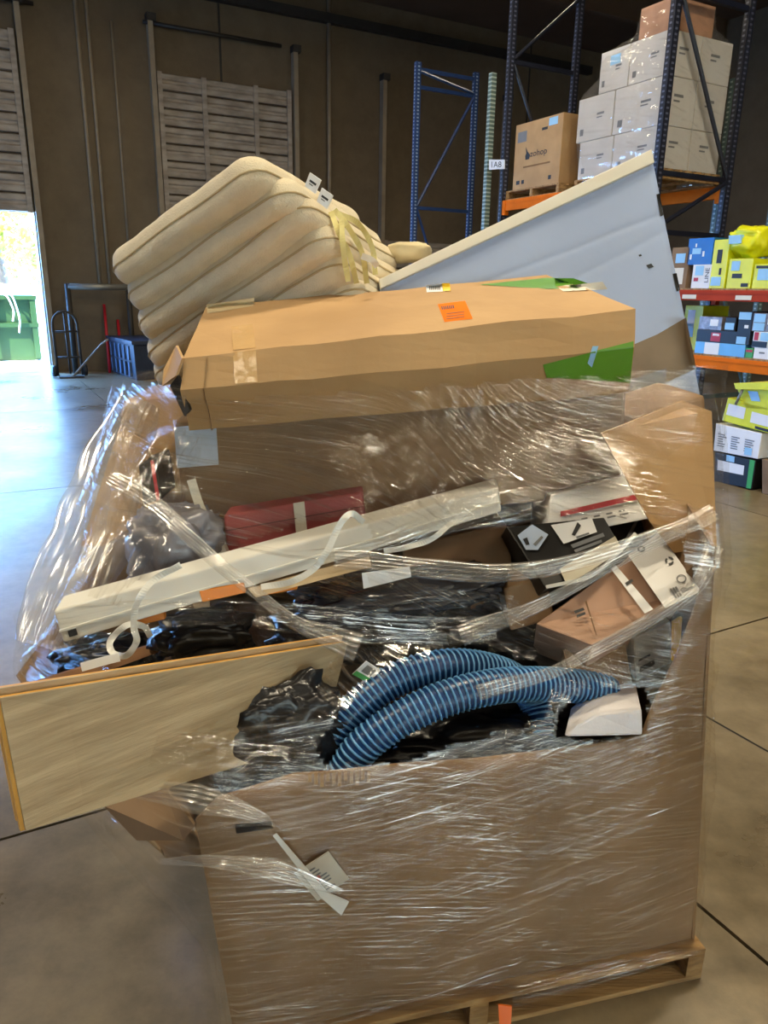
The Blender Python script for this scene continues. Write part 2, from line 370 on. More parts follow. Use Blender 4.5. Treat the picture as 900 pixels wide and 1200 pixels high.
# hand truck leaning on the wall
h0 = WZ(70, 441); h1 = WZ(93, 440)
hb = (h0+h1)/2; t = thing('hand_truck', 'dark steel hand truck with rounded hoop frame leaning on wall', 'hand truck', hb)
e = (h1-h0).normalized()*.21; top = WW(80, 362, WALL-.35).z
lean = D*.16
def HT(s, z): return hb-D*.2+e*s+lean*(z/1.3)+V((0, 0, z))
hoop = [HT(-1, .03), HT(-1, top-.25)]+[HT(-math.cos(a), top-.25+.22*math.sin(a)) for a in [math.pi*k/8 for k in range(1, 8)]]+[HT(1, top-.25), HT(1, .03)]
tube('frame', hoop, .022, DARKM, t, n=8)
for z in (.35, .8): tube('crossbar', [HT(-1, z), HT(1, z)], .018, DARKM, t, n=8)
tube('centre_bar', [HT(0, .06), HT(0, top-.04)], .016, DARKM, t, n=8)
hexa('toe_plate', [HT(-1, .01)-D*.02, HT(1, .01)-D*.02, HT(1, .03)-D*.02, HT(-1, .03)-D*.02], [HT(-1, .01)-D*.24, HT(1, .01)-D*.24, HT(1, .03)-D*.24, HT(-1, .03)-D*.24], DARKM, t)
for s in (-1.25, 1.25):
    c = HT(s, .11)+D*.06; tube('wheel', [c-e*.16, c+e*.16], .10, BLACK, t, n=16)
# stacked plastic bin and tool handles
bl = WZ(131, 436); br = WZ(158, 446)
ax = (br-bl).normalized(); wd = (br-bl).length+.12; bh = 1.02*(WW(140, 394, bl.dot(D)).z); dp = (D-ax*D.dot(ax)).normalized()*.62
TOTE = mat('tote_plastic', rgb(72, 96, 128), .45, .1, 5); TOTED = mat('tote_dark', rgb(34, 44, 66), .45, .1, 5)
t = thing('storage_tote', 'ribbed blue grey plastic storage bin standing near the guard rail', 'bin', (bl+br)/2)
fl, fr = bl-ax*.05, bl-ax*.05+ax*wd
k = .06
hexa('bin_body', [fl+ax*k+dp*.05, fr-ax*k+dp*.05, fr+V((0, 0, bh*.9)), fl+V((0, 0, bh*.9))], [fl+ax*k+dp*.95, fr-ax*k+dp*.95, fr+dp+V((0, 0, bh*.9)), fl+dp+V((0, 0, bh*.9))], TOTED, t, bevel=.015)
hexa('lid', [fl-ax*.04-dp*.06+V((0, 0, bh*.9)), fr+ax*.04-dp*.06+V((0, 0, bh*.9)), fr+ax*.04-dp*.06+V((0, 0, bh)), fl-ax*.04-dp*.06+V((0, 0, bh))], [fl-ax*.04+dp*1.06+V((0, 0, bh*.9)), fr+ax*.04+dp*1.06+V((0, 0, bh*.9)), fr+ax*.04+dp*1.06+V((0, 0, bh)), fl-ax*.04+dp*1.06+V((0, 0, bh))], TOTED, t, bevel=.01)
for row in (0, 1):
    for i in range(5):
        p = fl+ax*(.06+wd*.86*(i+.5)/5)-dp*.01+V((0, 0, bh*(.07+.42*row))); q = p+V((0, 0, bh*.36)); e2 = ax*.042
        hexa('rib', [p-e2-dp*.02, p+e2-dp*.02, q+e2-dp*.02, q-e2-dp*.02], [p-e2+dp*.08, p+e2+dp*.08, q+e2+dp*.08, q-e2+dp*.08], TOTE, t)
for (x0, y0, x1, y1, lb, mm) in ((128, 428, 122, 357, 'red tool handle leaning on wall behind the storage bin', REDP), (143, 428, 138, 375, 'short dark red tool handle leaning beside the storage bin', REDP), (155, 430, 153, 362, 'pale wooden board end standing upright behind the storage bin', WOOD)):
    a = WW(x0, y0, WALL-.5); a.z = 0; b = WW(x1, y1, WALL-.06)
    o = tube('tool_handle' if mm is REDP else 'wood_post', [a, b], .028, mm, n=8); tagp(o, lb, 'tool' if mm is REDP else 'board')
a = WZ(84, 443); b = WW(118, 404, WALL-.9); c = WW(126, 398, WALL-1.2)
o = tube('broom_handle', [a, b, c], .02, PIPE, n=8); tagp(o, 'slanted pale broom handle on floor between hand truck and bin', 'broom')

# ------------------------------------------------------------------ outside the open door
GR = mat('yard_concrete', rgb(190, 186, 176), .9, .06, 1)
o = bbox('ground_yard', UL-12, UR, WALL+.3, WALL+40, -.3, -.05, GR); o['kind'] = 'structure'
GD = mat('dumpster_green', rgb(34, 66, 20), .5, .08, 2)
gw = WALL+3.2
gl_, gr_ = WW(-60, 400, gw).dot(E), WW(46, 400, gw).dot(E); gt = WW(20, 346, gw).z
t = thing('dumpster', 'big green steel dumpster standing outside the open dock door', 'dumpster', B((gl_+gr_)/2, gw, -.05))
bbox('dumpster_body', gl_, gr_, gw, gw+1.6, -.05, gt, GD, t, bevel=.02)
for z in (gt-.09, gt*.5): bbox('rim', gl_-.05, gr_+.03, gw-.07, gw+.01, z, z+.09, GD, t)
for k in range(4):
    uu = gr_-.05-k*.8; bbox('upright_rib', uu-.06, uu+.06, gw-.06, gw+.01, 0, gt-.09, GD, t)
x = (gl_*.3+gr_*.7)
for k, (dx, ln) in enumerate(((0, .55), (.1, .8), (-.28, .3))):
    pts = [B(x+dx-.1, gw-.09, gt+.03), B(x+dx, gw-.11, gt-.05), B(x+dx+.08, gw-.12, gt-ln*.6), B(x+dx+.04, gw-.12, gt-ln)]
    o = tube('loose_strap', spline(pts, 5), .018, WHITE, n=6); tagp(o, ('white strap of middle length over the green dumpster rim', 'longest white strap hanging down the green dumpster', 'shortest white strap end on the green dumpster rim')[k], 'strap', 'straps on the dumpster')
ww = WALL+7.5
pl, pr = WW(44, 380, ww).dot(E), WW(75, 380, ww).dot(E)
t = thing('block_wall', 'pale block wall with orange cap standing outside behind the dumpster', 'wall', B(pl, ww, -.05))
bbox('wall_face', pl-3.5, pr+3, ww, ww+.4, -.05, WW(50, 345, ww).z, OFFW, t); bbox('cap', pl-3.6, pr+3, ww-.05, ww+.45, WW(50, 345, ww).z, WW(50, 334, ww).z, mat('clay_cap', rgb(214, 120, 70), .8), t)
LEAF = mat('leaves', rgb(176, 168, 60), .6, .2, 3, col2=rgb(120, 120, 36)); BARK = mat('bark', rgb(110, 86, 66), .9)
def tree(px, w_, h, label):
    c = WW(px, 330, w_); c.z = -.05; t = thing('tree', label, 'tree', c)
    tube('trunk', spline([c, c+V((.1, 0, h*.3)), c+V((-.1, .1, h*.55))], 4), .16, BARK, t, n=8)
    A = Acc()
    for i in range(1700):
        a = random.uniform(0, 6.283); q = random.gauss(0, 1); rr = random.uniform(.25, 1)**.6
        cl = noise.noise(V((a*1.2, q*1.5, px)))*.5+1
        p = c+V((math.cos(a)*rr*h*.36*cl, math.sin(a)*rr*h*.3*cl, h*.62+q*h*.16*cl)); s = random.uniform(.08, .17)
        d1 = V((random.uniform(-1, 1), random.uniform(-1, 1), random.uniform(-1, 1))).normalized()*s; d2 = d1.orthogonal().normalized()*s*.5
        A.quad(p-d1, p+d2, p+d1, p-d2)
    o = A.mk('foliage', LEAF, t, recalc=False); o['kind'] = 'stuff'
tree(0, WALL+10, 5.2, 'leafy green tree standing in bright sun behind the dumpster')
tree(45, WALL+14, 5.0, 'paler tree further out behind the capped block wall')

# ------------------------------------------------------------------ pallet racks
u0r = 6.44; u1r = u0r+1.07
fr0 = WU(782, 100, u0r).dot(D); fr1 = WU(597, 100, u0r).dot(D); fr2 = WU(487, 180, u0r).dot(D); frm = fr0-2.5
def perf(name, c1, c2):
    m = bpy.data.materials.new(name); m.use_nodes = True; N = m.node_tree.nodes; L = m.node_tree.links; bs = N['Principled BSDF']; bs.inputs['Roughness'].default_value = .45
    g = N.new('ShaderNodeNewGeometry'); s = N.new('ShaderNodeSeparateXYZ'); L.new(g.outputs['Position'], s.inputs[0])
    ma = N.new('ShaderNodeMath'); ma.operation = 'MULTIPLY'; ma.inputs[1].default_value = 2*math.pi/.05; L.new(s.outputs[2], ma.inputs[0])
    si = N.new('ShaderNodeMath'); si.operation = 'SINE'; L.new(ma.outputs[0], si.inputs[0])
    gt_ = N.new('ShaderNodeMath'); gt_.operation = 'GREATER_THAN'; gt_.inputs[1].default_value = .35; L.new(si.outputs[0], gt_.inputs[0])
    mx = N.new('ShaderNodeMix'); mx.data_type = 'RGBA'; mx.inputs[6].default_value = c1; mx.inputs[7].default_value = c2; L.new(gt_.outputs[0], mx.inputs[0]); L.new(mx.outputs[2], bs.inputs['Base Color'])
    return m
PN = perf('navy_punched', rgb(26, 30, 46), rgb(92, 96, 116)); PB = perf('blue_punched', rgb(44, 72, 124), rgb(150, 170, 200)); PT = perf('greygreen_punched', rgb(90, 112, 108), rgb(168, 184, 180))
def frame(wc, h, m, mp, label, levels, ua=u0r, ub=u1r):
    t = thing('rack_upright', label, 'rack frame', B(ua, wc, 0), 'pallet rack uprights')
    for u in (ua, ub):
        bbox('post', u-.045, u+.045, wc-.035, wc+.035, .01, h, m, t, bevel=.006)
        bbox('slot_strip', u-.016, u+.016, wc-.039, wc+.039, .1, h-.02, mp, t); bbox('slot_strip', u-.049, u+.049, wc-.014, wc+.014, .1, h-.02, mp, t)
        bbox('foot_plate', u-.09, u+.09, wc-.07, wc+.07, 0, .012, m, t)
    for i, z in enumerate(levels):
        bbox('cross_brace', ua+.04, ub-.04, wc-.022, wc+.022, z-.025, z+.025, m, t)
        if i+1 < len(levels):
            z2 = levels[i+1]; A_ = (B(ua+.04, wc-.02, z+.03), B(ub-.04, wc-.02, z2-.03)) if i % 2 else (B(ub-.04, wc-.02, z+.03), B(ua+.04, wc-.02, z2-.03))
            tube('diagonal_brace', A_, .024, m, t, n=6, smooth=False)
    return t
lv = WU(860, 228, u1r).z+.1
def gz_(x, y, w_): return WW(x, y, w_).z
frame(fr0, 5.6, NAVY, PN, 'tall navy rack upright beside the shrink-wrapped white cartons', [.4, gz_(775, 272, fr0), gz_(820, 208, fr0), gz_(790, -14, fr0), 5.4])
frame(fr1, 5.6, NAVY, PN, 'tall navy rack upright behind the printed brown carton', [.4, 1.6, gz_(640, 175, fr1)-.9, gz_(640, 80, fr1), 5.3])
bt = gz_(487, 72, fr2)
frame(fr2, bt, BLUE, PB, 'lower bright blue rack upright standing apart at aisle end', [.4, gz_(520, 246, fr2), gz_(520, 107, fr2), bt-.1])
frame(frm, 5.6, NAVY, PN, 'tall navy rack upright at near end of the stocked shelves', [.4, 1.5, 2.7, 4.3, 5.4])
# back-to-back row behind
frame(fr0+.25, 3.9, TEAL, PT, 'grey green rack upright behind the white cartons', [.4, 2.1], u1r+.22, u1r+1.2)
tw = WU(579, 150, u0r+.05).dot(D)
o = bbox('rack_post', u0r-.03, u0r+.05, tw, tw+.07, 0, gz_(584, 86, tw), PT); tagp(o, 'single slim grey green rack post carrying a white bay sign', 'rack post')
sq = [WU(573, 199, u0r-.05), WU(591, 198, u0r-.05), WU(591, 187, u0r-.05), WU(573, 187, u0r-.05)]
t = thing('bay_sign', 'small white bay number sign hung on slim grey green post', 'sign', sq[0])
prism('sign_plate', sq, E*.01, WHITE, t); text('lettering', '1A8', [onface(sq, s, q) for s, q in ((.18, .2), (.82, .2), (.82, .8), (.18, .8))], ICON, t)

def beam(u, wa, wb_, z, h, m, label, tags=0):
    t = thing('rack_beam', label, 'rack beam', B(u, wa, z), 'rack beams')
    bbox('beam_body', u-.025, u+.025, wa+.04, wb_-.04, z-h, z, m, t, bevel=.006)
    bbox('beam_step', u-.03, u+.0, wa+.04, wb_-.04, z-h*.34, z-h*.24, m, t)
    for w_ in (wa+.04, wb_-.10): bbox('end_connector', u-.035, u+.03, w_, w_+.06, z-h-.05, z, m, t)
    for k in range(tags):
        w_ = wa+.55+k*.62; q = [B(u-.032, w_+.17, z-h*.85), B(u-.032, w_, z-h*.85), B(u-.032, w_, z-h*.45), B(u-.032, w_+.17, z-h*.45)]; prism('beam_tag', q, E*.004, OFFW, t)
    return t
zr = WU(850, 340, u0r).z; zo = WU(860, 420, u0r).z; zu = lv
LW = [('bay0', frm, fr0), ('bay1', fr0, fr1)]
bhh = WU(850, 340, u0r).z-WU(850, 353, u0r).z
beam(u0r, frm, fr0, zr, bhh, BEAMR, 'red front shelf beam with white tags under the yellow packages', 3)
beam(u1r, frm, fr0, zr, bhh, BEAMR, 'red rear shelf beam behind the yellow packages')
beam(u0r, frm, fr0, zo, .12, BEAMO, 'orange front shelf beam under the row of dark packages')
beam(u1r, frm, fr0, zo, .12, BEAMO, 'orange rear shelf beam behind the row of dark packages')
beam(u0r, fr0, fr1, zu, .13, BEAMO, 'high orange front beam carrying the printed brown carton')
beam(u1r, fr0, fr1, zu, .13, BEAMO, 'high orange rear beam carrying the wrapped white cartons')
for z, lb in ((zr, 'plywood shelf deck under the yellow packages'), (zo, 'plywood shelf deck under the dark packages')):
    t = thing('shelf_deck', lb, 'shelf', B(u0r, frm, z))
    for k in range(6):
        wa = frm+.06+k*(fr0-frm-.12)/6; bbox('board', u0r-.02, u1r+.02, wa, wa+(fr0-frm-.12)/6-.02, z, z+.015, WOOD, t)

# stock on the rack shelves (front faces on the aisle side)
def fq(x0, y0, x1, y1, u):      # front quad on plane u from picture extents; far end is the left one
    wa = WU(x0, (y0+y1)/2, u).dot(D); wb_ = WU(x1, (y0+y1)/2, u).dot(D); xm = (x0+x1)/2
    return wa, wb_, WU(xm, y1, u).z, WU(xm, y0, u).z
def stock(name, x0, y0, x1, y1, m, label, cat='box', u=u0r+.02, dep=.4, floor_z=None, parts=(), bev=.004):
    wa, wb_, z0, z1 = fq(x0, y0, x1, y1, u)
    if floor_z is not None: z0 = floor_z
    t = thing(name, label, cat, B(u+dep/2, (wa+wb_)/2, z0), 'packages on the rack shelves')
    bbox('package_body', u, u+dep, wb_, wa, z0, z1, m, t, bevel=bev)
    q = [B(u, wa, z0), B(u, wb_, z0), B(u, wb_, z1), B(u, wa, z1)]
    for nm, mm, rects in parts: patch(nm, q, rects, mm, t, .003)
    return t, q
st = ('price_sticker', BLUEST, [(.3, .3, .75, .62)])
zr_ = zr+.015; zo_ = zo+.015
stock('carton', 786, 290, 806, 336, CARD2, 'brown carton with pale lower panel at far end of shelf', floor_z=zr_, parts=[('price_sticker', BLUEST, [(.25, .62, .8, .85)]), ('pale_panel', OFFW, [(.1, .1, .8, .5)])])
t, q = stock('white_package', 811, 310, 833, 337, WHITE, 'white package with blue sticker under the blue package', floor_z=zr_, parts=[('price_sticker', BLUEST, [(.15, .55, .6, .95)]), ('print_block', REDP, [(.12, .3, .36, .45)])])
text('lettering', 'LINE', [onface(q, s, v, .002) for s, v in ((.9, .25), (.9, .85), (.7, .85), (.7, .25))], ICON, t)
zz = q[2].z
stock('blue_package', 806, 279, 835, 310, BLUEB, 'bright blue package lying on the white package', floor_z=zz, parts=[('price_sticker', BLUEST, [(.2, .4, .55, .62)]), ('print_mark', WHITE, [(.12, .2, .2, .4), (.3, .66, .36, .8), (.62, .3, .7, .5)])])
stock('tall_yellow_package', 834, 281, 852, 338, YELB, 'tall narrow yellow package beside the blue package', floor_z=zr_, parts=[('price_sticker', BLUEST, [(.1, .06, .75, .24)]), ('print_mark', ICON, [(.3, .52, .62, .8), (.55, .28, .7, .42)])])
t, q = stock('yellow_package', 853, 303, 881, 337, YELB, 'square yellow package with dark tool print beneath yellow bag', floor_z=zr_, parts=[('price_sticker', BLUEST, [(.12, .6, .48, .92)]), ('print_mark', ICON, [(.2, .35, .62, .5), (.62, .06, .92, .18)])])
zz = q[2].z
stock('wide_yellow_package', 883, 309, 925, 337, YELB, 'wide low yellow package with two blue stickers', floor_z=zr_, parts=[('price_sticker', BLUEST, [(.12, .35, .55, .8)]), ('print_mark', ICON, [(.05, .82, .4, .93)])])
def lump(name, c, rx, ry, rz, m, label, cat, parent=None, amp=.25, sc=3, seed=0, axes=None, n=24):
    """crumpled soft body around c with half sizes along axes"""
    ax = axes or (V((1, 0, 0)), V((0, 1, 0)), V((0, 0, 1)))
    vs = []; fs = []
    for i in range(n+1):
        th = math.pi*i/n
        for k in range(2*n):
            ph = math.pi*k/n
            d = V((math.sin(th)*math.cos(ph), math.sin(th)*math.sin(ph), math.cos(th)))
            q = V([math.copysign(abs(x)**.7, x) for x in d])
            f = 1+amp*noise.noise(d*sc+V((seed, 0, 0)))+amp*.6*abs(noise.noise(d*sc*2.7+V((0, seed, 0))))
            q = q*f; vs.append(c+ax[0]*q.x*rx+ax[1]*q.y*ry+ax[2]*q.z*rz)
    for i in range(n):
        for k in range(2*n): k2 = (k+1) % (2*n); fs.append((i*2*n+k, (i+1)*2*n+k, (i+1)*2*n+k2, i*2*n+k2))
    o = mk(name, vs, fs, m, parent, smooth=True)
    if label: tagp(o, label, cat)
    return o
wa, wb_, z0, z1 = fq(855, 266, 896, 303, u0r+.1)
t = thing('yellow_bag', 'crumpled glossy yellow bag lying on top of the yellow packages', 'bag', B(u0r+.25, (wa+wb_)/2, zz))
lump('bag_body', B(u0r+.22, (wa+wb_)/2, (zz+z1)/2+.01), .2, abs(wb_-wa)*.5, (z1-zz)*.46, YELB, None, None, t, .25, 2.5, 3, (E, D, V((0, 0, 1))))
q = [WU(854, 286, u0r-.02), WU(868, 285, u0r-.02), WU(868, 275, u0r-.02), WU(854, 276, u0r-.02)]; prism('price_sticker', q, E*.05, BLUEST, t)
# lower shelf
t, q = stock('light_blue_package', 814, 402, 873, 418, SKYB, 'long flat light blue package with white panel on orange beam', floor_z=zo_, parts=[('white_panel', WHITE, [(.2, .02, .5, .98)])]); z1_ = q[2].z
t, q = stock('black_tray_package', 816, 387, 863, 402, BLACK, 'low black package with a dark red label', floor_z=z1_, parts=[('red_label', REDP, [(.38, .1, .62, .8)]), ('white_print', WHITE, [(.42, .55, .58, .72)])]); z2_ = q[2].z
stock('clear_package', 819, 371, 846, 387, CLEAR, 'hazy clear plastic package on the low black package', floor_z=z2_, parts=[('white_label', WHITE, [(.5, .3, .85, .8)])])
stock('small_yellow_package', 802, 358, 823, 386, YELB, 'small yellow and white hanging package beneath the red beam', u=u0r+.3, floor_z=zo_, parts=[('white_panel', WHITE, [(.2, .5, .6, .9)]), ('price_sticker', BLUEST, [(.1, .3, .6, .6)])])
stock('dark_blister_package', 850, 372, 862, 387, BLACK, 'small dark blister package with one blue sticker', floor_z=z2_, parts=[('price_sticker', BLUEST, [(.0, .1, .9, .6)])])
stock('tall_black_package', 864, 365, 880, 408, BLACK, 'tall black package with two blue stickers', floor_z=z1_, parts=[('price_sticker', BLUEST, [(.0, .76, .9, .98), (.05, .02, .75, .24)]), ('white_print', WHITE, [(.5, .5, .8, .6)])])
t, q = stock('striped_green_package', 873.5, 408, 882, 420, GRNB, 'tiny green and red striped package on orange beam', floor_z=zo_, parts=[('red_stripe', REDP, [(.05, .6, .95, .85)])])
t, q = stock('small_white_package', 883, 408, 905, 421, WHITE, 'small plain white package beside the green striped one', floor_z=zo_, parts=[('grey_print', GRAYPR, [(.3, .5, .6, .65)])]); z3_ = q[2].z
t, q = stock('red_white_package', 882, 389, 912, 408, WHITE, 'white and black package with red corner on small white package', floor_z=z3_, parts=[('black_panel', BLACK, [(0, .03, .6, .4)]), ('red_corner', REDP, [(.05, .45, .22, .95)]), ('price_sticker', BLUEST, [(.3, .45, .8, .95)])]); z4_ = q[2].z
stock('dark_clear_package', 882, 367, 912, 389, CLEAR, 'dark clear package with two stacked blue stickers', floor_z=z4_, parts=[('price_sticker', BLUEST, [(.05, .5, .5, .95), (.05, .05, .5, .46)]), ('white_print', WHITE, [(.6, .4, .9, .8)])])
# stack on the floor in front of the rack
fu = WZ(862, 570, 0).dot(E)
def tq(pts, u): return [WU(x, y, u) for x, y in pts]
def slabpack(name, pts, u, dep, m, label, cat='box', bev=.006):
    q = tq(pts, u); t = thing(name, label, cat, q[3] if q[3].z < q[2].z else q[2], 'packages on the floor by the rack')
    prism('package_body', q, E*dep, m, t, bevel=bev); return t, [q[3], q[2], q[1], q[0]]
zb = [WU(838, 566, fu), WU(884, 574, fu)]
t, q = slabpack('black_green_package', [(838, 529), (886, 540), (881, 573), (837, 565)], fu, .3, BLACK, 'black package with green edge at bottom of the floor stack')
patch('white_panel', q, [(.08, .42, .75, .75)], WHITE, t, .003); patch('green_edge', q, [(.86, 0, .98, 1)], GRNB, t, .003); patch('price_sticker', q, [(.3, .78, .5, .98)], BLUEST, t, .004)
t, q = slabpack('white_carton', [(839, 496), (893, 508), (888, 538), (836, 528)], fu, .3, WHITE, 'white carton with grey printed text columns above the black package')
patch('text_column', q, [(.08+.3*c+.0, .2+.085*k, .08+.3*c+random.uniform(.12, .2), .24+.085*k) for c in range(3) for k in range(6)], GRAYPR, t, .003); patch('price_sticker', q, [(.7, .08, .86, .36)], BLUEST, t, .004)
t, q = slabpack('yellow_white_carton', [(853, 466), (915, 482), (912, 511), (846, 493)], fu, .3, YELB, 'tilted yellow carton with white panels on the white carton')
patch('white_panel', q, [(.05, .3, .38, .78), (.5, .25, .98, .7)], WHITE, t, .003); patch('black_print', q, [(.6, .05, .98, .16)], ICON, t, .004)
t, q = slabpack('yellow_tote', [(861, 450), (930, 455), (930, 483), (874, 479)], fu, .35, YELB, 'yellow plastic tote with overhanging rim on the yellow carton', 'tote')
prism('rim', tq([(860, 449), (930, 447), (930, 457), (862, 456)], fu-.05), E*.45, YELB, t); patch('price_sticker', q, [(.2, .35, .38, .75)], BLUEST, t, .004)
a, b = WU(862, 474, fu-.03), WU(870, 457, fu-.03)
tube('steel_handle', [a, b], .012, STEEL, t, n=8)
o = prism('brown_carton', [WU(893, 538, fu), WU(930, 545, fu), WU(930, 588, fu), WU(893, 578, fu)], E*.3, CARD2, bevel=.004); tagp(o, 'plain brown carton standing on floor past the black package', 'box')

# pallet with the printed brown carton
cu0 = u0r+.05
def uw(x, y): return WU(x, y, cu0).dot(D)
zb_ = zu
def pallet(name, wa, wb_, z, label, ua=cu0-.03, ub=u1r-.02):
    t = thing(name, label, 'pallet', B((ua+ub)/2, (wa+wb_)/2, z), 'pallets on the rack')
    for k in range(3):
        w_ = wa+(wb_-wa-.05)*k/2; bbox('stringer', ua, ub, w_, w_+.05, z+.015, z+.10, WOOD, t)
    for k in range(7):
        u_ = ua+(ub-ua-.1)*k/6; bbox('deck_board', u_, u_+.1, wa, wb_, z+.10, z+.118, WOOD, t)
    for k in range(3):
        u_ = ua+(ub-ua-.1)*k/2; bbox('bottom_board', u_, u_+.1, wa, wb_, z, z+.015, WOOD, t)
    return t
cw1 = uw(603, 180); cw0 = uw(657, 180); cz1 = WU(630, 140, cu0).z
pallet('wooden_pallet', cw0-.05, cw1+.1, zb_, 'weathered wooden pallet under the printed brown carton')
cz0 = zb_+.118
t = thing('printed_carton', 'large brown carton with black bird logo on a rack pallet', 'carton', B(cu0+.4, (cw0+cw1)/2, cz0))
bbox('carton_body', cu0, cu0+.62, cw0, cw1, cz0, cz1, CARD, t, bevel=.008)
q = [B(cu0, cw1, cz0), B(cu0, cw0, cz0), B(cu0, cw0, cz1), B(cu0, cw1, cz1)]
text('lettering', 'zohop', [onface(q, s, v, .001) for s, v in ((.36, .44), (.72, .44), (.72, .56), (.36, .56))], ICON, t)
patch('bird_mark', q, [[(.26, .44), (.34, .44), (.36, .5), (.3, .56), (.25, .64), (.27, .54), (.25, .5)]], ICON, t, .002)
patch('address_line', q, [(.22, .32, .8, .345)], mat('brown_ink', rgb(130, 96, 60), .8), t, .002)
patch('grey_label', q, [(.06, .72, .26, .88)], GRAYPR, t, .002); patch('price_sticker', q, [(.72, .86, .9, .97)], BLUEST, t, .003)
for rc_ in ((.08, .08, .16, .14), (.2, .08, .26, .14), (.58, .82, .7, .86), (.78, .08, .84, .14)): patch('care_symbol', q, [rc_], ICON, t, .002)
a, b = B(cu0+.02, cw0-.003, cz0+.02), B(cu0+.6, cw0-.003, cz1-.02)
# tower of white cartons
nw0 = fr0+.10; nu = u0r+.08
def tw_(x, y): return WU(x, y, nu).dot(D)
zt = [zu+.118]+[WU(765, y, nu).z for y in (148, 92, 41)]
farw = [tw_(679, 180), tw_(678, 130), tw_(702, 100)]
pallet('wooden_pallet', nw0-.02, farw[0]+.02, zu, 'weathered wooden pallet under the wrapped white cartons', nu-.02)
WC = mat('white_carton_board', rgb(206, 202, 196), .7, .05, 3)
for i in range(3):
    mid = nw0+(farw[i]-nw0)*.55
    for (wa, wb_) in ((nw0, mid-.006), (mid+.006, farw[i])):
        for (ua, ub) in ((nu, nu+.46), (nu+.47, nu+.93)):
            t = thing('white_carton', '%s white carton in the %s tier of the film-wrapped rack stack' % (('near-post' if wa == nw0 else 'brown-carton side')+(', aisle-facing' if ua == nu else ', rear'), ('bottom', 'middle', 'upper')[i]), 'carton', B((ua+ub)/2, (wa+wb_)/2, zt[i]), 'wrapped white cartons on the rack')
            bbox('carton_body', ua, ub, wa, wb_, zt[i]+.002, zt[i+1]-.002, WC, t, bevel=.008)
            if ua == nu:
                q = [B(ua, wb_, zt[i]), B(ua, wa, zt[i]), B(ua, wa, zt[i+1]), B(ua, wb_, zt[i+1])]
                patch('grey_print', q, [(.55, .55, .75, .6), (.55, .48, .7, .51), (.1, .15, .2, .3)], GRAYPR, t, .002)
                if i == 2 and wa > nw0: patch('price_sticker', q, [(.35, .62, .7, .85)], BLUEST, t, .003)
            if wa == nw0:
                q = [B(ua, wa, zt[i]), B(ub, wa, zt[i]), B(ub, wa, zt[i+1]), B(ua, wa, zt[i+1])]
                patch('grey_print', q, [(.3, .6, .6, .66), (.3, .5, .5, .54)], GRAYPR, t, .002)
zt4 = WU(765, 4, nu).z
t = thing('brown_carton', 'brown carton on top of the film-wrapped white stack', 'carton', B(nu+.3, nw0+.25, zt[3]))
bbox('carton_body', nu+.02, nu+.62, nw0+.02, tw_(748, 30), zt[3]+.002, zt4, mat('reddish_carton', rgb(186, 140, 110), .7), t, bevel=.01)

# ------------------------------------------------------------------ the wrapped pallet load
PE = V((.969, .247, 0)); PNR = V((-.247, .969, 0)); PO = V((-.286, 1.144, 0)); PW = 1.116; PD = 1.05
def PB_(s, d, z): return PO+PE*s+PNR*d+V((0, 0, z))
PILE = []            # world points the film is stretched over
def note(o, zmax=9):
    org = WL[o.name]; vs = [v.co+org for v in o.data.vertices]
    es = [(e.vertices[0], e.vertices[1]) for e in o.data.edges]
    for v in vs:
        if v.z < zmax: PILE.append(v)
    for a, b in es:
        n = int((vs[a]-vs[b]).length/.04)
        for k in range(1, n):
            p = vs[a].lerp(vs[b], k/n)
            if p.z < zmax: PILE.append(p)
    return o
# pallet
t = thing('wooden_pallet', 'wooden pallet on the floor under the wrapped load', 'pallet', PB_(PW/2, PD/2, 0))
def pbox(name, s0, s1, d0, d1, z0, z1, m, parent, **k):
    return hexa(name, [PB_(s0, d0, z0), PB_(s1, d0, z0), PB_(s1, d0, z1), PB_(s0, d0, z1)], [PB_(s0, d1, z0), PB_(s1, d1, z0), PB_(s1, d1, z1), PB_(s0, d1, z1)], m, parent, **k)
for k in range(3):
    d = (PD-.09)*k/2; pbox('bottom_board', 0, PW, d, d+.09, 0, .014, WOOD, t, bevel=.002)
for s in (0, PW/2-.045, PW-.045): pbox('stringer', s, s+.045, 0, PD, .014, .075, WOOD, t, bevel=.002)
for k in range(7):
    d = (PD-.1)*k/6; pbox('deck_board', 0, PW, d, d+.1, .075, .092, WOOD, t, bevel=.002)
q = PB_(.66, -.012, 0)
o = prism('orange_tag', [WY(584, 1178, 1.25), WY(600, 1180, 1.25), WY(598, 1215, 1.22), WY(586, 1215, 1.22)], V((0, .004, 0)), mat('tag_orange', rgb(236, 112, 30), .5)); tagp(o, 'small orange plastic tag at the pallet front edge', 'tag')

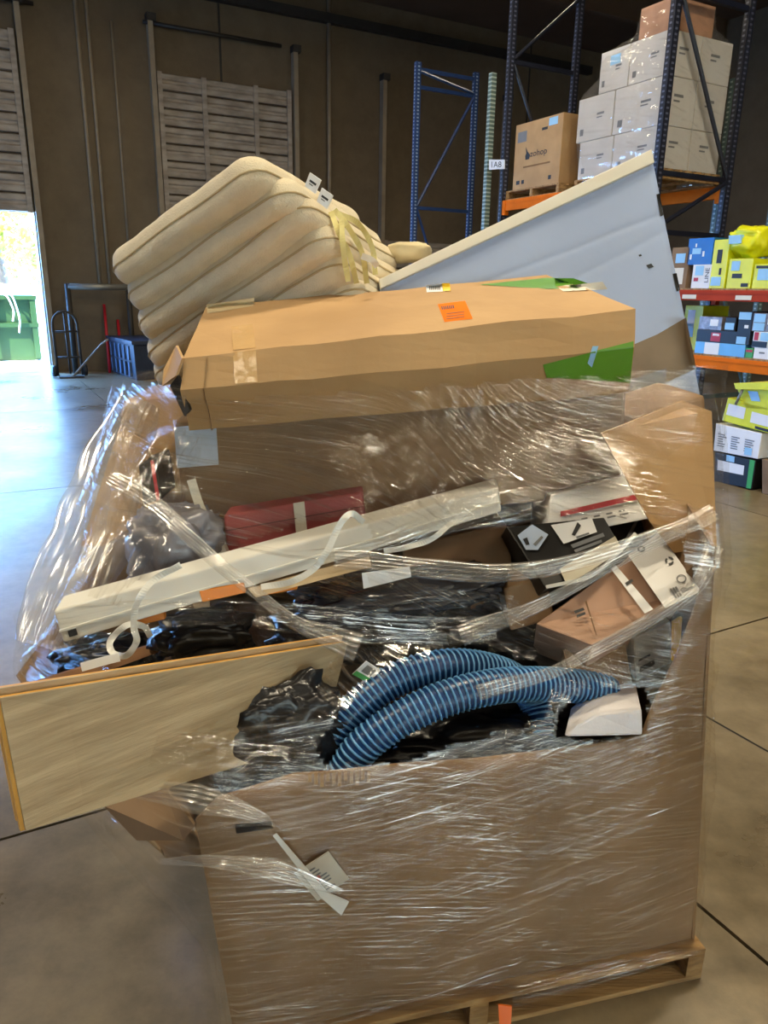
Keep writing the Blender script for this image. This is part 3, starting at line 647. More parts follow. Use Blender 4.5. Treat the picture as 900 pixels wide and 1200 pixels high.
# bulk box: front wall cut down, right wall standing, left wall splayed out
ZB = .094
NF = -PNR
FP = PB_(0, .03, 0)
def WFp(x, y, off=0):
    r = ray(x, y); p0 = FP+PNR*off; return CAM+r*((p0-CAM).dot(PNR)/r.dot(PNR))
gay = thing('bulk_box', 'large torn brown corrugated bulk box on the floor pallet', 'box', PB_(PW/2, PD/2, ZB))
lip = [(229, 962), (255, 936), (300, 922), (345, 908), (400, 904), (470, 896), (560, 890), (640, 880), (700, 872), (752, 862), (768, 822), (790, 780), (812, 725), (838, 640)]
top = [WFp(x, y) for x, y in lip]
base = [PB_((p-PO).dot(PE)+.05*max(0, 1-i_/6), .03, ZB) for i_, p in enumerate(top)]
base[-1] = PB_(PW-.01, .03, ZB)
vs = []; fs = []
NR = 12
for i, (b_, t_) in enumerate(zip(base, top)):
    for k in range(NR+1):
        p = b_.lerp(t_, k/NR); bul = .018*math.sin(math.pi*k/NR)*math.sin(math.pi*i/13)+.006*noise.noise(p*5)
        vs.append(p+NF*bul)
n0 = len(vs)
vs += [p+PNR*.008 for p in vs]
for i in range(len(top)-1):
    for k in range(NR):
        a = i*(NR+1)+k; b_ = a+NR+1; fs += [(a, b_, b_+1, a+1), (n0+a, n0+a+1, n0+b_+1, n0+b_)]
    a = i*(NR+1)+NR; b_ = a+NR+1; fs.append((a, b_, n0+b_, n0+a))
note(mk('front_wall', vs, fs, CARD2, gay, smooth=True))
# corrugated torn edge by the hose foot
A = Acc()
e0, e1 = WFp(360, 906, -.012), WFp(436, 903, -.012)
for k in range(11):
    p = e0.lerp(e1, (k+.15)/11); q = e0.lerp(e1, (k+.75)/11); h = V((0, 0, -.02-.006*(k % 3))); A.quad(p, q, q+h, p+h)
A.mk('torn_flute', CARD, gay)
rw = [PB_(PW-.01, .03, ZB), PB_(PW-.01, PD-.02, ZB), PB_(PW+.02, PD-.02, 1.22), PB_(PW+.03, .45, 1.2), WFp(838, 640)]
note(prism('right_wall', rw, -PE*.008, CARD2, gay))
note(prism('rear_wall', [PB_(.0, PD-.03, ZB), PB_(PW, PD-.03, ZB), PB_(PW, PD-.03, 1.15), PB_(0, PD-.03, 1.15)], -PNR*.008, CARD2, gay))
lc = [[PB_(.05, .03, ZB), PB_(.03, .35, ZB), PB_(0, .7, ZB), PB_(0, PD, ZB)],
      [WFp(236, 1010), PB_(-.10, .38, .5), PB_(-.08, .7, .5), PB_(-.02, PD, .5)],
      [WY(196, 1005, 1.24), WY(120, 930, 1.45), WY(95, 850, 1.66), PB_(-.10, PD, .8)],
      [WY(150, 962, 1.27), WY(60, 850, 1.5), WY(18, 792, 1.6), PB_(-.2, PD, .95)]]
vs = [p for r in lc for p in r]; fs = [(r*4+c, r*4+c+1, r*4+c+5, r*4+c+4) for r in range(3) for c in range(3)]
o = mk('left_wall', vs, fs, CARD2, gay, smooth=True, sub=3, crumple=.006, cscale=5); note(o)
md = o.modifiers.new('thick', 'SOLIDIFY'); md.thickness = .007
q = [WFp(228, 968, -.004), WY(190, 918, 1.24), WY(140, 925, 1.26), WY(121, 944, 1.24), WY(160, 985, 1.22), WFp(215, 985, -.004)]
prism('torn_flap', q, V((0, .008, 0)), CARD2, gay)
q = [WFp(x, y, -.016) for x, y in ((276, 971), (319, 967), (320, 971), (277, 977))]
prism('hand_slot', q, PNR*.012, BLACK, gay)
# inner flap of the right wall, leaning in
q = [WY(705, 508, 1.66), WY(800, 470, 1.74), WY(834, 482, 1.72), WY(840, 640, 1.56), WY(790, 648, 1.56), WY(762, 612, 1.58)]
note(prism('inner_flap', q, V((0, .008, 0)), CARD, gay))

from mathutils.bvhtree import BVHTree
from mathutils.geometry import tessellate_polygon
def decal(name, pts, body, m, parent, off=.0012, step=9):
    org = WL[body.name]; tr = BVHTree.FromPolygons([v.co+org for v in body.data.vertices], [tuple(p.vertices) for p in body.data.polygons])
    bm = bmesh.new(); vs_ = [bm.verts.new((x, y, 0)) for x, y in pts]; bm.faces.new(vs_)
    span = max(max(p[0] for p in pts)-min(p[0] for p in pts), max(p[1] for p in pts)-min(p[1] for p in pts))
    bmesh.ops.triangulate(bm, faces=bm.faces)
    for _ in range(min(4, max(0, int(math.log2(max(1, span/step)))+1))): bmesh.ops.subdivide_edges(bm, edges=list(bm.edges), cuts=1, use_grid_fill=True)
    out = []; bm.verts.ensure_lookup_table()
    for v in bm.verts:
        r = ray(v.co.x, v.co.y).normalized(); h, n, _, _ = tr.ray_cast(CAM, r, 6)
        if h is None: out.append(None); continue
        if n.dot(r) > 0: n = -n
        out.append(h+n*off)
    good = [o_ for o_ in out if o_ is not None]
    if not good: bm.free(); return None
    dd = sorted((g-CAM).length for g in good)[len(good)//2]
    for i_, v in enumerate(bm.verts):
        if out[i_] is None: out[i_] = CAM+ray(v.co.x, v.co.y).normalized()*min(((g-CAM).length for g in good), key=lambda q_: abs(q_-dd))
    fs_ = [tuple(v.index for v in f.verts) for f in bm.faces]; bm.free()
    return mk(name, out, fs_, m, parent, recalc=False, smooth=True)

# fill carton inside so that the load has a body
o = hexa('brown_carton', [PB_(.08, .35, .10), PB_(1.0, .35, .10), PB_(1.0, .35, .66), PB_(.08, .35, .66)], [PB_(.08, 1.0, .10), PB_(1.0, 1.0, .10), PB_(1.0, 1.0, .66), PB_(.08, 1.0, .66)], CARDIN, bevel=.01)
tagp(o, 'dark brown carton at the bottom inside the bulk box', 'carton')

# floor planks sticking out at the left
qa = [WY(0, 818, 1.02), WY(30, 974, .985), WY(378, 868, 1.40), WY(408, 752, 1.47)]
nrm = (qa[1]-qa[0]).cross(qa[3]-qa[0]).normalized()
if nrm.dot(CAM-qa[0]) > 0: nrm = -nrm
for i, lb in enumerate(('pale wood-grain floor plank jutting out of the load', 'second floor plank just behind the pale wood-grain plank')):
    off = nrm*(.015*i)+(qa[0]-qa[1]).normalized()*(.012*i)
    t = thing('floor_plank', lb, 'plank', qa[1]+off, 'floor planks')
    f = [p+off for p in qa]
    prism('wear_layer', f, nrm*.004, PLANK, t, bevel=.001); prism('core', [p+nrm*.0042+(qa[0]-qa[3]).normalized()*.006 for p in f], nrm*.009, PLANKC, t)
q = [WY(22, 806, 1.32), WY(190, 752, 1.5), WY(193, 762, 1.48), WY(30, 822, 1.3)]
o = prism('wood_batten', q, V((0, .012, .0)), mat('batten_wood', rgb(150, 108, 72), .8), bevel=.002); tagp(o, 'reddish brown batten lying along the planks upper edge', 'batten')

# ribbed blue hose, two strands and a drop
HB = mat('hose_dark_wall', rgb(16, 54, 104), .32, .1, 5); HR = mat('hose_rib', rgb(100, 156, 206), .35, .05, 6)
def hose(parent, pts, r):
    sp = spline([WY(*p) for p in pts], 14)
    tube('hose_wall', sp, r*.93, HB, parent, n=18)
    # helical rib
    L = [0]
    for a, b in zip(sp, sp[1:]): L.append(L[-1]+(b-a).length)
    tot = L[-1]; pitch = .0128; turns = tot/pitch; N = int(turns*14)
    T = V((0, 0, 1)); s = None; path = []; j = 0
    for i in range(N+1):
        d = tot*i/N
        while j < len(L)-2 and L[j+1] < d: j += 1
        f = (d-L[j])/max(1e-6, L[j+1]-L[j]); p = sp[j].lerp(sp[j+1], f)
        t0 = (sp[min(j+1, len(sp)-1)]-sp[max(j-1, 0)]).normalized(); t1 = (sp[min(j+2, len(sp)-1)]-sp[j]).normalized(); t_ = t0.lerp(t1, f).normalized()
        s = t_.orthogonal().normalized() if s is None else (s-t_*s.dot(t_)).normalized(); q = t_.cross(s); a = 2*math.pi*turns*i/N
        path.append(p+(s*math.cos(a)+q*math.sin(a))*r*.955)
    vs, fs = tubev(path, .0030, 4); mk('rib', vs, fs, HR, parent, smooth=True)
hz = thing('ribbed_hose', 'thick blue ribbed flexible hose lying in loops over the box edge', 'hose', WY(400, 890, 1.36))
r_h = .0375
hose(hz, [(352, 925, 1.34), (378, 880, 1.35), (410, 836, 1.38), (465, 796, 1.42), (530, 780, 1.46), (590, 790, 1.52), (622, 815, 1.56), (632, 850, 1.52), (634, 900, 1.46)], r_h)
hose(hz, [(392, 922, 1.30), (424, 876, 1.31), (470, 842, 1.33), (530, 816, 1.36), (590, 803, 1.40), (650, 802, 1.45), (690, 806, 1.48), (716, 812, 1.49)], r_h)

# black bags around the hose
for (x, y, Y, rx, ry, rz, sd, lb) in ((325, 862, 1.33, .125, .05, .105, 1, 'crumpled black plastic bag behind the floor plank end'), (620, 750, 1.72, .20, .12, .075, 5, 'crumpled black plastic bag lying above the blue hose'), (540, 868, 1.52, .24, .12, .07, 9, 'crumpled black plastic bag beneath the blue hose loops'), (125, 768, 1.52, .10, .06, .035, 14, 'crumpled black plastic bag beneath the white channel end'), (240, 742, 1.50, .10, .06, .04, 17, 'crumpled black plastic bag between channel and plank edge'), (440, 735, 1.74, .24, .12, .06, 11, 'flat black plastic bag behind the hose and planks')):
    lump('black_bag', WY(x, y, Y), rx, ry, rz, BLACKP, lb, 'bag', None, .35, 2.6, sd, (PE, PNR, V((0, 0, 1))), 30)
q = [WY(x, y, 1.40) for x, y in ((413, 790), (429, 775), (446, 786), (432, 800))]
t = thing('paper_tag', 'small white and green printed tag beside the blue hose', 'tag', q[3]); prism('tag_card', q, V((0, .003, 0)), WHITE, t)
qq = [q[3], q[2], q[1], q[0]]; patch('green_end', qq, [(0, 0, .3, 1)], GRNB, t); patch('barcode', qq, [(.4+.05*k, .2, .43+.05*k, .8) for k in range(10)], ICON, t)

# dark glossy film-wrapped piece
c = WY(470, 694, 1.60)
ax1 = (WY(585, 672, 1.66)-WY(345, 705, 1.55)).normalized(); ax2 = (V((0, 1, .25))-ax1*V((0, 1, .25)).dot(ax1)).normalized()
o = lump('foil_pack', c, .225, .07, .030, FOIL, 'long dark glossy plastic-wrapped pack under the white channel', 'pack', None, .3, 4, 21, (ax1, ax2, ax1.cross(ax2)), 34)
q = [WY(*p) for p in ((424, 672, 1.50), (480, 664, 1.52), (482, 676, 1.515), (426, 690, 1.495))]
o = prism('paper_slip', q, V((0, .002, 0)), WHITE); tagp(o, 'white paper slip on the dark glossy pack', 'paper')

# long white plastic channel
l0, l1, l2, l3 = WY(62, 716, 1.36), WY(74, 754, 1.34), WY(588, 600, 1.68), WY(584, 571, 1.70)
t = thing('plastic_channel', 'long off-white plastic channel lying slanted across the load', 'channel', l1)
bk = V((.0, .05, .012))
hexa('channel_body', [l0, l1, l2, l3], [l0+bk, l1+bk, l2+bk, l3+bk], WPLAS, t, bevel=.006, seg=3)
m0 = [onface([l1, l2, l3, l0], s, v, .003) for s, v in ((.0, .34), (1, .34), (1, .40), (0, .40))]
prism('ridge', m0, V((0, .004, 0)), WPLAS, t)
q = [onface([l1, l2, l3, l0], s, v, .004) for s, v in ((.015, .12), (.03, .12), (.03, .3), (.015, .3))]; prism('screw_hole', q, V((0, .003, 0)), BLACK, t)
# beige strip and orange pieces under it
q = [WY(*p) for p in ((290, 690, 1.47), (432, 652, 1.56), (436, 664, 1.55), (300, 700, 1.46))]
o = prism('beige_strip', q, V((0, .04, 0)), mat('beige_plastic', rgb(190, 166, 130), .6)); tagp(o, 'beige strip beneath the white channel', 'strip')
for p, lb in ((((233, 692, 1.44), (286, 683, 1.47), (288, 695, 1.465), (237, 706, 1.435)), 'orange plastic strip sticking out left under the white channel'), (((296, 688, 1.475), (350, 683, 1.5), (348, 691, 1.5), (300, 700, 1.47)), 'orange plastic strip above the dark glossy pack'), (((140, 728, 1.42), (192, 718, 1.45), (193, 726, 1.448), (142, 738, 1.418)), 'short orange strip low under the white channel end')):
    o = prism('orange_strip', [WY(*a) for a in p], V((0, .015, 0)), ORANGEP, bevel=.002); tagp(o, lb, 'strip', 'orange strips')

# loose white strapping bands
def band(name, pts, wpx, m, label, cat='strap', tw=0):
    sp = spline([WY(*p) for p in pts], 10); vs = []; fs = []
    for i, p in enumerate(sp):
        T = (sp[min(i+1, len(sp)-1)]-sp[max(i-1, 0)]).normalized(); s = T.cross((CAM-p).normalized()).normalized()
        s = (s+ (CAM-p).normalized()*tw*math.sin(i*.4)).normalized()
        vs += [p-s*wpx, p+s*wpx]
    for i in range(len(sp)-1): fs.append((2*i, 2*i+1, 2*i+3, 2*i+2))
    o = mk(name, vs, fs, m, smooth=False); md = o.modifiers.new('thick', 'SOLIDIFY'); md.thickness = .0010; tagp(o, label, cat, 'loose straps'); return o
BAND = mat('strap_plastic', rgb(222, 222, 216), .3, .03, 5)
band('packing_strap', [(212, 662, 1.36), (180, 680, 1.34), (160, 708, 1.31), (157, 735, 1.30), (160, 752, 1.30), (148, 768, 1.30), (132, 765, 1.31), (130, 750, 1.33), (148, 733, 1.36), (168, 734, 1.38), (176, 746, 1.4)], .0065, BAND, 'white packing strap curled in a loop over the channel end', tw=.5)
band('packing_strap', [(426, 612, 1.53), (412, 602, 1.50), (398, 615, 1.48), (384, 645, 1.46), (366, 668, 1.45), (340, 682, 1.45), (306, 688, 1.46)], .007, BAND, 'white packing strap arching over the middle of the channel', tw=.4)
band('packing_strap', [(548, 598, 1.58), (528, 614, 1.55), (505, 632, 1.53), (478, 641, 1.53), (450, 646, 1.54)], .006, BAND, 'white packing strap bending under the right end of the channel', tw=.4)
band('packing_strap', [(640, 688, 1.53), (690, 676, 1.50), (720, 652, 1.50), (745, 625, 1.53)], .004, BAND, 'thin pale packing strap crossing the dark printed boxes', tw=.2)
band('paper_label', [(95, 782, 1.20), (120, 775, 1.22), (140, 770, 1.24)], .008, WHITE, 'white paper strip lying on the plank top edge', 'paper')

# long brown carton behind the film, under the top carton
q = [WY(205, 495, 1.72), WY(735, 455, 1.80), WY(728, 580, 1.80), WY(215, 628, 1.72)]
bk = V((-.05, .45, .02))
t = thing('long_brown_carton', 'long brown carton under the film below the tan top carton', 'carton', q[3])
note(hexa('carton_body', q, [p+bk for p in q], CARD2, t, bevel=.01, crumple=.004, sub=2))
qq = [q[3], q[2], q[1], q[0]]; patch('clear_tape', qq, [(.0, .62, .09, .97)], mat('pale_tape', rgb(196, 214, 240), .2), t, .014)
# left carton corner below the cushions
q = [WY(142, 470, 1.98), WY(222, 455, 1.86), WY(232, 600, 1.74), WY(118, 640, 1.80)]; bk = V((-.02, .3, .0))
t = thing('tan_carton', 'tan carton with folded corner at left of the load under film', 'carton', q[3])
note(hexa('carton_body', q, [p+bk for p in q], CARD, t, bevel=.012, crumple=.006, sub=2))
q = [WY(140, 500, 1.90), WY(175, 520, 1.80), WY(165, 610, 1.66), WY(120, 640, 1.62), WY(95, 640, 1.68)]
o = prism('card_flap', q, V((0, .006, 0)), CARD); tagp(o, 'bent tan cardboard flap beside the left film edge', 'cardboard'); note(o)
# grey bag behind film, left
lump('silver_bag', WY(205, 645, 1.60), .10, .08, .095, mat('grey_bag', rgb(150, 148, 156), .25, .2, 9, bump=.6, bscale=16), 'crumpled silver grey plastic bag above the channel at left', 'bag', None, .3, 3, 31, (PE, PNR, V((0, 0, 1))), 28)
q = [WY(162, 545, 1.72), WY(182, 538, 1.72), WY(190, 585, 1.66), WY(168, 592, 1.66)]
t = thing('dark_red_box', 'narrow black box with red edge behind film at left', 'box', q[3]); prism('box_body', q, V((0, .12, .0)), BLACK, t, bevel=.003); patch('red_edge', [q[3], q[2], q[1], q[0]], [(.72, 0, .9, 1)], REDP, t)
q = [WY(208, 612, 1.60), WY(246, 600, 1.62), WY(268, 652, 1.57), WY(228, 668, 1.55)]
t = thing('window_insert', 'white plastic insert with dark opening above the channel', 'frame', q[3])
A = Acc(); qq = [q[3], q[2], q[1], q[0]]
for s0, t0, s1, t1 in ((0, 0, .22, 1), (.78, 0, 1, 1), (.22, 0, .78, .2), (.22, .8, .78, 1)):
    f = [onface(qq, s, v, 0) for s, v in ((s0, t0), (s1, t0), (s1, t1), (s0, t1))]; A.add(f+[p+V((0, .02, 0)) for p in f], BOXF)
A.mk('frame_body', WPLAS, t); prism('dark_panel', [onface(qq, s, v, -.012) for s, v in ((.2, .18), (.8, .18), (.8, .82), (.2, .82))], V((0, .005, 0)), BLACK, t)
band('paper_label', [(224, 562, 1.64), (233, 590, 1.63), (242, 610, 1.62)], .010, OFFW, 'pale upright paper strip above the white plastic frame', 'paper')
# dull red box
q = [WY(262, 604, 1.66), WY(424, 576, 1.70), (WY(430, 640, 1.68)), WY(268, 672, 1.62)]
t = thing('red_carton', 'dull red carton with pale tape behind the white channel', 'carton', q[3]); hexa('carton_body', q, [p+V((0, .2, .0)) for p in q], REDBOX, t, bevel=.006)
patch('tape', [q[3], q[2], q[1], q[0]], [(.50, 0, .58, 1)], OFFW, t, .007); patch('lid_line', [q[3], q[2], q[1], q[0]], [(0, .72, 1, .74)], mat('dark_red', rgb(120, 50, 52), .7), t, .007)
# brown carton behind strap 3
q = [WY(470, 640, 1.72), WY(594, 614, 1.74), WY(604, 690, 1.66), WY(480, 700, 1.64)]
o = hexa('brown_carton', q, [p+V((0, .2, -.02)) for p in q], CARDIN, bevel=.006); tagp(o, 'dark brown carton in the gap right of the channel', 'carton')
q = [WY(590, 690, 1.62), WY(640, 672, 1.62), WY(650, 725, 1.58), WY(598, 740, 1.58)]
o = hexa('tan_carton', q, [p+V((0, .15, .0)) for p in q], CARD2, bevel=.006); tagp(o, 'small tan carton left of the pinkish carton', 'carton')
# white box with red stripe
q = [WY(645, 580, 1.74), WY(742, 555, 1.78), WY(770, 606, 1.70), WY(640, 632, 1.66)]
t = thing('white_red_box', 'white box with a red stripe under the film right of centre', 'box', q[3]); hexa('box_body', q, [p+V((0, .2, -.03)) for p in q], WHITE, t, bevel=.005)
qq = [q[3], q[2], q[1], q[0]]; patch('red_stripe', qq, [(.12, .42, .98, .54)], REDP, t, .006); patch('grey_print', qq, [(.2+.12*k, .16, .28+.12*k, .2) for k in range(5)]+[(.2+.12*k, .24, .26+.12*k, .28) for k in range(5)], GRAYPR, t, .006)
# black printed box with diamond sticker and drawing panel
def labelled(name, label, pts, m, bk, cat='box', bev=.004):
    q = [WY(*p) for p in pts]; t = thing(name, label, cat, q[3]); hexa('box_body', q, [p+bk for p in q], m, t, bevel=bev); return t, q
def onp(pts, ref, off):      # picture points on the plane of a quad, lifted towards the viewer
    n = (ref[1]-ref[0]).cross(ref[3]-ref[0]).normalized(); out = []
    for x, y in pts:
        r = ray(x, y); out.append(CAM+r*(((ref[0]-CAM).dot(n))/r.dot(n)))
    if n.dot(CAM-out[0]) < 0: n = -n
    return [p+n*off for p in out]
def flat(name, pts, ref, off, m, parent):
    p = onp(pts, ref, off); return mk(name, p, [tuple(range(len(p)))], m, parent, recalc=False)
t, q = labelled('black_box', 'black box with white diamond label and drawing panel on top', [(593, 617, 1.66), (708, 606, 1.68), (734, 650, 1.60), (640, 690, 1.53)], BLACK, V((0, .12, -.08)))
DL = flat('diamond_label', [(606, 629), (623, 616), (642, 628), (630, 646), (616, 646)], q, .006, mat('pale_blue_label', rgb(190, 206, 232), .5), t)
DP = flat('drawing_panel', [(645, 617), (693, 609), (699, 625), (660, 639)], q, .006, WHITE, t)
flat('tool_drawing', [(669, 629), (676, 614), (680, 618), (673, 630)], q, .008, ICON, DP); flat('caption', [(674, 631), (689, 626), (690, 628), (675, 633)], q, .008, GRAYPR, DP)
flat('fine_print', [(668, 640), (706, 626), (708, 630), (671, 644)], q, .006, GRAYPR, t); flat('fine_print', [(672, 646), (704, 634), (705, 637), (674, 649)], q, .006, GRAYPR, t)
flat('beige_panel', [(655, 668), (720, 630), (729, 646), (664, 688)], q, .006, mat('beige_print', rgb(206, 198, 176), .6), t)
flat('diamond_print', [(612, 634), (617, 632), (620, 640), (616, 641)], q, .008, ICON, DL); flat('diamond_print', [(624, 640), (634, 630), (636, 632), (627, 642)], q, .008, GRAYPR, DL)
t, q = labelled('dark_printed_box', 'dark box with pale stripe behind the recycling-mark carton', [(712, 612, 1.74), (776, 604, 1.74), (780, 650, 1.66), (725, 655, 1.64)], BLACK, V((0, .12, -.06)))
flat('pale_stripe', [(729, 640), (744, 612), (748, 612), (733, 641)], q, .006, GRAYPR, t); flat('red_corner', [(755, 609), (772, 608), (773, 617), (757, 617)], q, .006, REDP, t)
# pinkish carton with white printed side
t, q = labelled('recycling_carton', 'pinkish brown carton with white panel showing recycling mark', [(628, 731, 1.52), (773, 626, 1.64), (822, 695, 1.54), (694, 756, 1.42)], mat('pinkish_carton', rgb(186, 148, 124), .7), V((.02, .10, -.12)), 'carton')
WPn = flat('white_panel', [(736, 652), (773, 626), (822, 695), (780, 715)], q, .006, WHITE, t)
flat('white_label', [(716, 668), (722, 664), (766, 716), (756, 721)], q, .006, WHITE, t)
flat('barcode', [(733, 686), (741, 681), (743, 684), (735, 689)], q, .008, ICON, t)
flat('fill_marks', [(673, 718), (684, 714), (686, 717), (675, 721)], q, .006, ICON, t); flat('fill_marks', [(676, 723), (686, 719), (687, 722), (677, 726)], q, .006, ICON, t)
flat('fold_line', [(686, 707), (688, 706), (700, 746), (699, 747)], q, .006, CARDIN, t)
for k in range(3):                                # three arrows of the recycling mark
    a0 = k*2.094+.3; c = (785, 660); pts = []
    for a, r in ((a0, 5.6), (a0+.8, 5.6), (a0+1.5, 5.4), (a0+1.5, 2.8), (a0+.9, 3.0), (a0, 3.0)): pts.append((c[0]+math.cos(a)*r, c[1]+math.sin(a)*r*.9))
    flat('recycling_arrow', pts, q, .008, ICON, WPn)
c = (799, 681)
ringp = [(c[0]+6*math.cos(2*math.pi*k/20), c[1]+5*math.sin(2*math.pi*k/20)) for k in range(20)]; ringi = [(c[0]+4.6*math.cos(2*math.pi*k/20), c[1]+3.7*math.sin(2*math.pi*k/20)) for k in range(20)]
P_ = onp(ringp+ringi, q, .008); mk('ring_mark', P_, [(k, (k+1) % 20, 20+(k+1) % 20, 20+k) for k in range(20)], GRAYPR, WPn, recalc=False)
flat('spoon_mark', [(797, 694), (801, 691), (806, 692), (812, 689), (813, 691), (806, 695), (800, 697)], q, .008, GRAYPR, WPn)
for k in range(3): flat('caption', [(785+k*3, 693-k), (787+k*3, 692-k), (794+k*3, 703-k), (792+k*3, 704-k)], q, .008, GRAYPR, WPn)
c = (752, 646); P_ = onp([(c[0]+4.6*math.cos(2*math.pi*k/16), c[1]+4*math.sin(2*math.pi*k/16)) for k in range(16)], q, .008); mk('round_mark', P_, [tuple(range(16))], ICON, WPn, recalc=False)
flat('round_mark_bar', [(750, 645), (754, 644), (754, 647), (750, 648)], q, .009, WHITE, WPn)
# bits below it
q = [WY(742, 748, 1.50), WY(786, 728, 1.50), WY(790, 775, 1.48), WY(745, 800, 1.48)]
t = thing('grey_label_box', 'grey printed box beneath the recycling-mark carton', 'box', q[3]); hexa('box_body', q, [p+V((0, .15, 0)) for p in q], mat('grey_box', rgb(150, 146, 140), .6), t, bevel=.004); patch('dark_print', [q[3], q[2], q[1], q[0]], [(.1, .2, .5, .32), (.1, .45, .4, .5)], ICON, t, .006)
q = [WY(660, 762, 1.50), WY(733, 752, 1.52), WY(742, 805, 1.50), WY(668, 800, 1.48)]
o = hexa('tan_carton', q, [p+V((0, .15, 0)) for p in q], CARD2, bevel=.004); tagp(o, 'tan carton standing just above the white foam sheet', 'carton')
q = [WY(789, 730, 1.50), WY(800, 724, 1.50), WY(797, 774, 1.46), WY(788, 776, 1.46)]
o = prism('yellow_stick', q, V((0, .012, 0)), YEL, bevel=.002); tagp(o, 'short yellow flat stick beneath the recycling-mark carton', 'stick')
# white foam sheet over the lip
f0 = [WY(660, 864, 1.335), WY(753, 862, 1.36), WY(752, 832, 1.37), WY(700, 836, 1.37), WY(676, 850, 1.35)]
t = thing('foam_block', 'white foam block resting on the cut box edge by the hose end', 'foam', f0[0])
FOAM = mat('white_foam', rgb(232, 230, 236), .7, .03, 20, bump=.2, bscale=60)
f1 = [WY(668, 830, 1.46), WY(745, 828, 1.48), WY(745, 800, 1.50), WY(716, 802, 1.50), WY(690, 812, 1.48)]
n = 5; mk('foam_body', f0+f1, [(0, 1, 2, 3, 4), (9, 8, 7, 6, 5)]+[(i, (i+1) % n, n+(i+1) % n, n+i) for i in range(n)], FOAM, t, bevel=.006, seg=2)

# tan top carton, crushed left end
Lp = [(243, 359, 2.06), (213, 420, 1.63), (210, 458, 1.60), (222, 505, 1.66)]
Rp = [(640, 323, 2.16), (743, 362, 1.74), (742, 408, 1.71), (735, 460, 1.76)]
NS = 14; vs = []; fs = []
Lw = [WY(*p) for p in Lp]; Rw = [WY(*p) for p in Rp]
Lw.append(Lw[3]+V((0, .45, .03))); Rw.append(Rw[3]+V((-.1, .42, .03)))
Lw[0] = WY(243, 359, 2.06); 
prof = []
def ring(i):
    t_ = i/NS; out = []
    for k in range(5):
        a, b = (Lw[k], Lw[(k+1) % 5]); c, d = (Rw[k], Rw[(k+1) % 5])
        for j in range(4):
            p = a.lerp(b, j/4).lerp(c.lerp(d, j/4), t_); out.append(p)
    return out
M = 20
for i in range(NS+1):
    for p in ring(i): vs.append(p+.007*noise.noise_vector(p*5)+.003*noise.noise_vector(p*17))
for i in range(NS):
    for k in range(M): fs.append((i*M+k, i*M+(k+1) % M, (i+1)*M+(k+1) % M, (i+1)*M+k))
fs.append(tuple(range((NS)*M, (NS+1)*M)))
topc = thing('top_carton', 'long tan carton with green tape on top of the load', 'carton', Lw[3])
TOPB = mk('carton_body', vs, fs, CARD, topc); note(TOPB, 1.40)
# torn left end: inner dark floor and flap
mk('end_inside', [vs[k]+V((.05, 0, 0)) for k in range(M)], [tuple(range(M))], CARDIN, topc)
q = [WY(213, 420, 1.62), WY(206, 405, 1.70), WY(192, 432, 1.66), WY(190, 452, 1.63), WY(206, 440, 1.60)]
prism('torn_end_flap', q, V((.004, .006, 0)), CARD, topc)
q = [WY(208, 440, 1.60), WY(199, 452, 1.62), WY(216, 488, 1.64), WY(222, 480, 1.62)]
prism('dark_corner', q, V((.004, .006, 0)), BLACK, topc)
TQ = [Lw[1], Rw[1], Rw[0], Lw[0]]; FQ = [Lw[2], Rw[2], Rw[1], Lw[1]]; GQ = [Lw[3], Rw[3], Rw[2], Lw[2]]
def on_body(name, pts, ref, m, lift=.010, parent=topc): return decal(name, pts, TOPB, m, parent, .0012+max(0, lift-.010)*.4)
OL = on_body('orange_label', [(513, 357), (545, 353), (554, 374), (521, 378)], TQ, ORANGE)
for k in range(7): on_body('label_print', [(517+k*2.2, 360-k*.25), (518.3+k*2.2, 359.8-k*.25), (519.3+k*2.2, 363.5-k*.25), (518+k*2.2, 364-k*.25)], TQ, ICON, .012, OL)
for k in range(3): on_body('label_print', [(523, 368+k*3), (544, 365.5+k*3), (544.3, 366.5+k*3), (523.3, 369+k*3)], TQ, mat('label_brown_ink', rgb(150, 80, 10), .6), .012, OL)
BL = on_body('barcode_label', [(499, 334), (521, 332), (522, 342), (500, 343)], TQ, WHITE); on_body('barcode_yellow_end', [(518, 332), (527, 331.5), (528, 341.5), (519, 342)], TQ, YEL, .012, BL)
for k in range(8): on_body('barcode_bar', [(503+k*1.7, 336), (503.9+k*1.7, 336), (504.1+k*1.7, 340.5), (503.2+k*1.7, 340.6)], TQ, ICON, .012, BL)
on_body('green_tape', [(562, 334), (640, 326), (672, 326), (706, 338), (640, 339)], TQ, GREENT, .009)
on_body('white_label', [(652, 336), (706, 330), (712, 339), (660, 342)], TQ, OFFW, .010)
on_body('green_tape', [(636, 427), (742, 400), (742, 410), (640, 440)], FQ, GREENT, .011); on_body('green_tape', [(640, 438), (742, 407), (738, 448), (706, 446), (640, 442)], GQ, GREENT, .012)
on_body('blue_sliver', [(688, 425), (694, 406), (701, 406), (693, 430)], FQ, BLUEST, .014)
on_body('paper_tape', [(242, 357), (298, 349), (297, 359), (243, 368)], TQ, mat('paper_tape', rgb(206, 186, 146), .6), .010)
on_body('clear_tape', [(271, 383), (296, 380), (300, 408), (273, 411)], TQ, mat('clear_tape_sheen', rgb(206, 168, 116), .12, .03, 12, bump=.15, bscale=40), .009)
on_body('clear_tape', [(273, 413), (300, 411), (302, 448), (275, 450)], FQ, MATS['clear_tape_sheen'], .010)

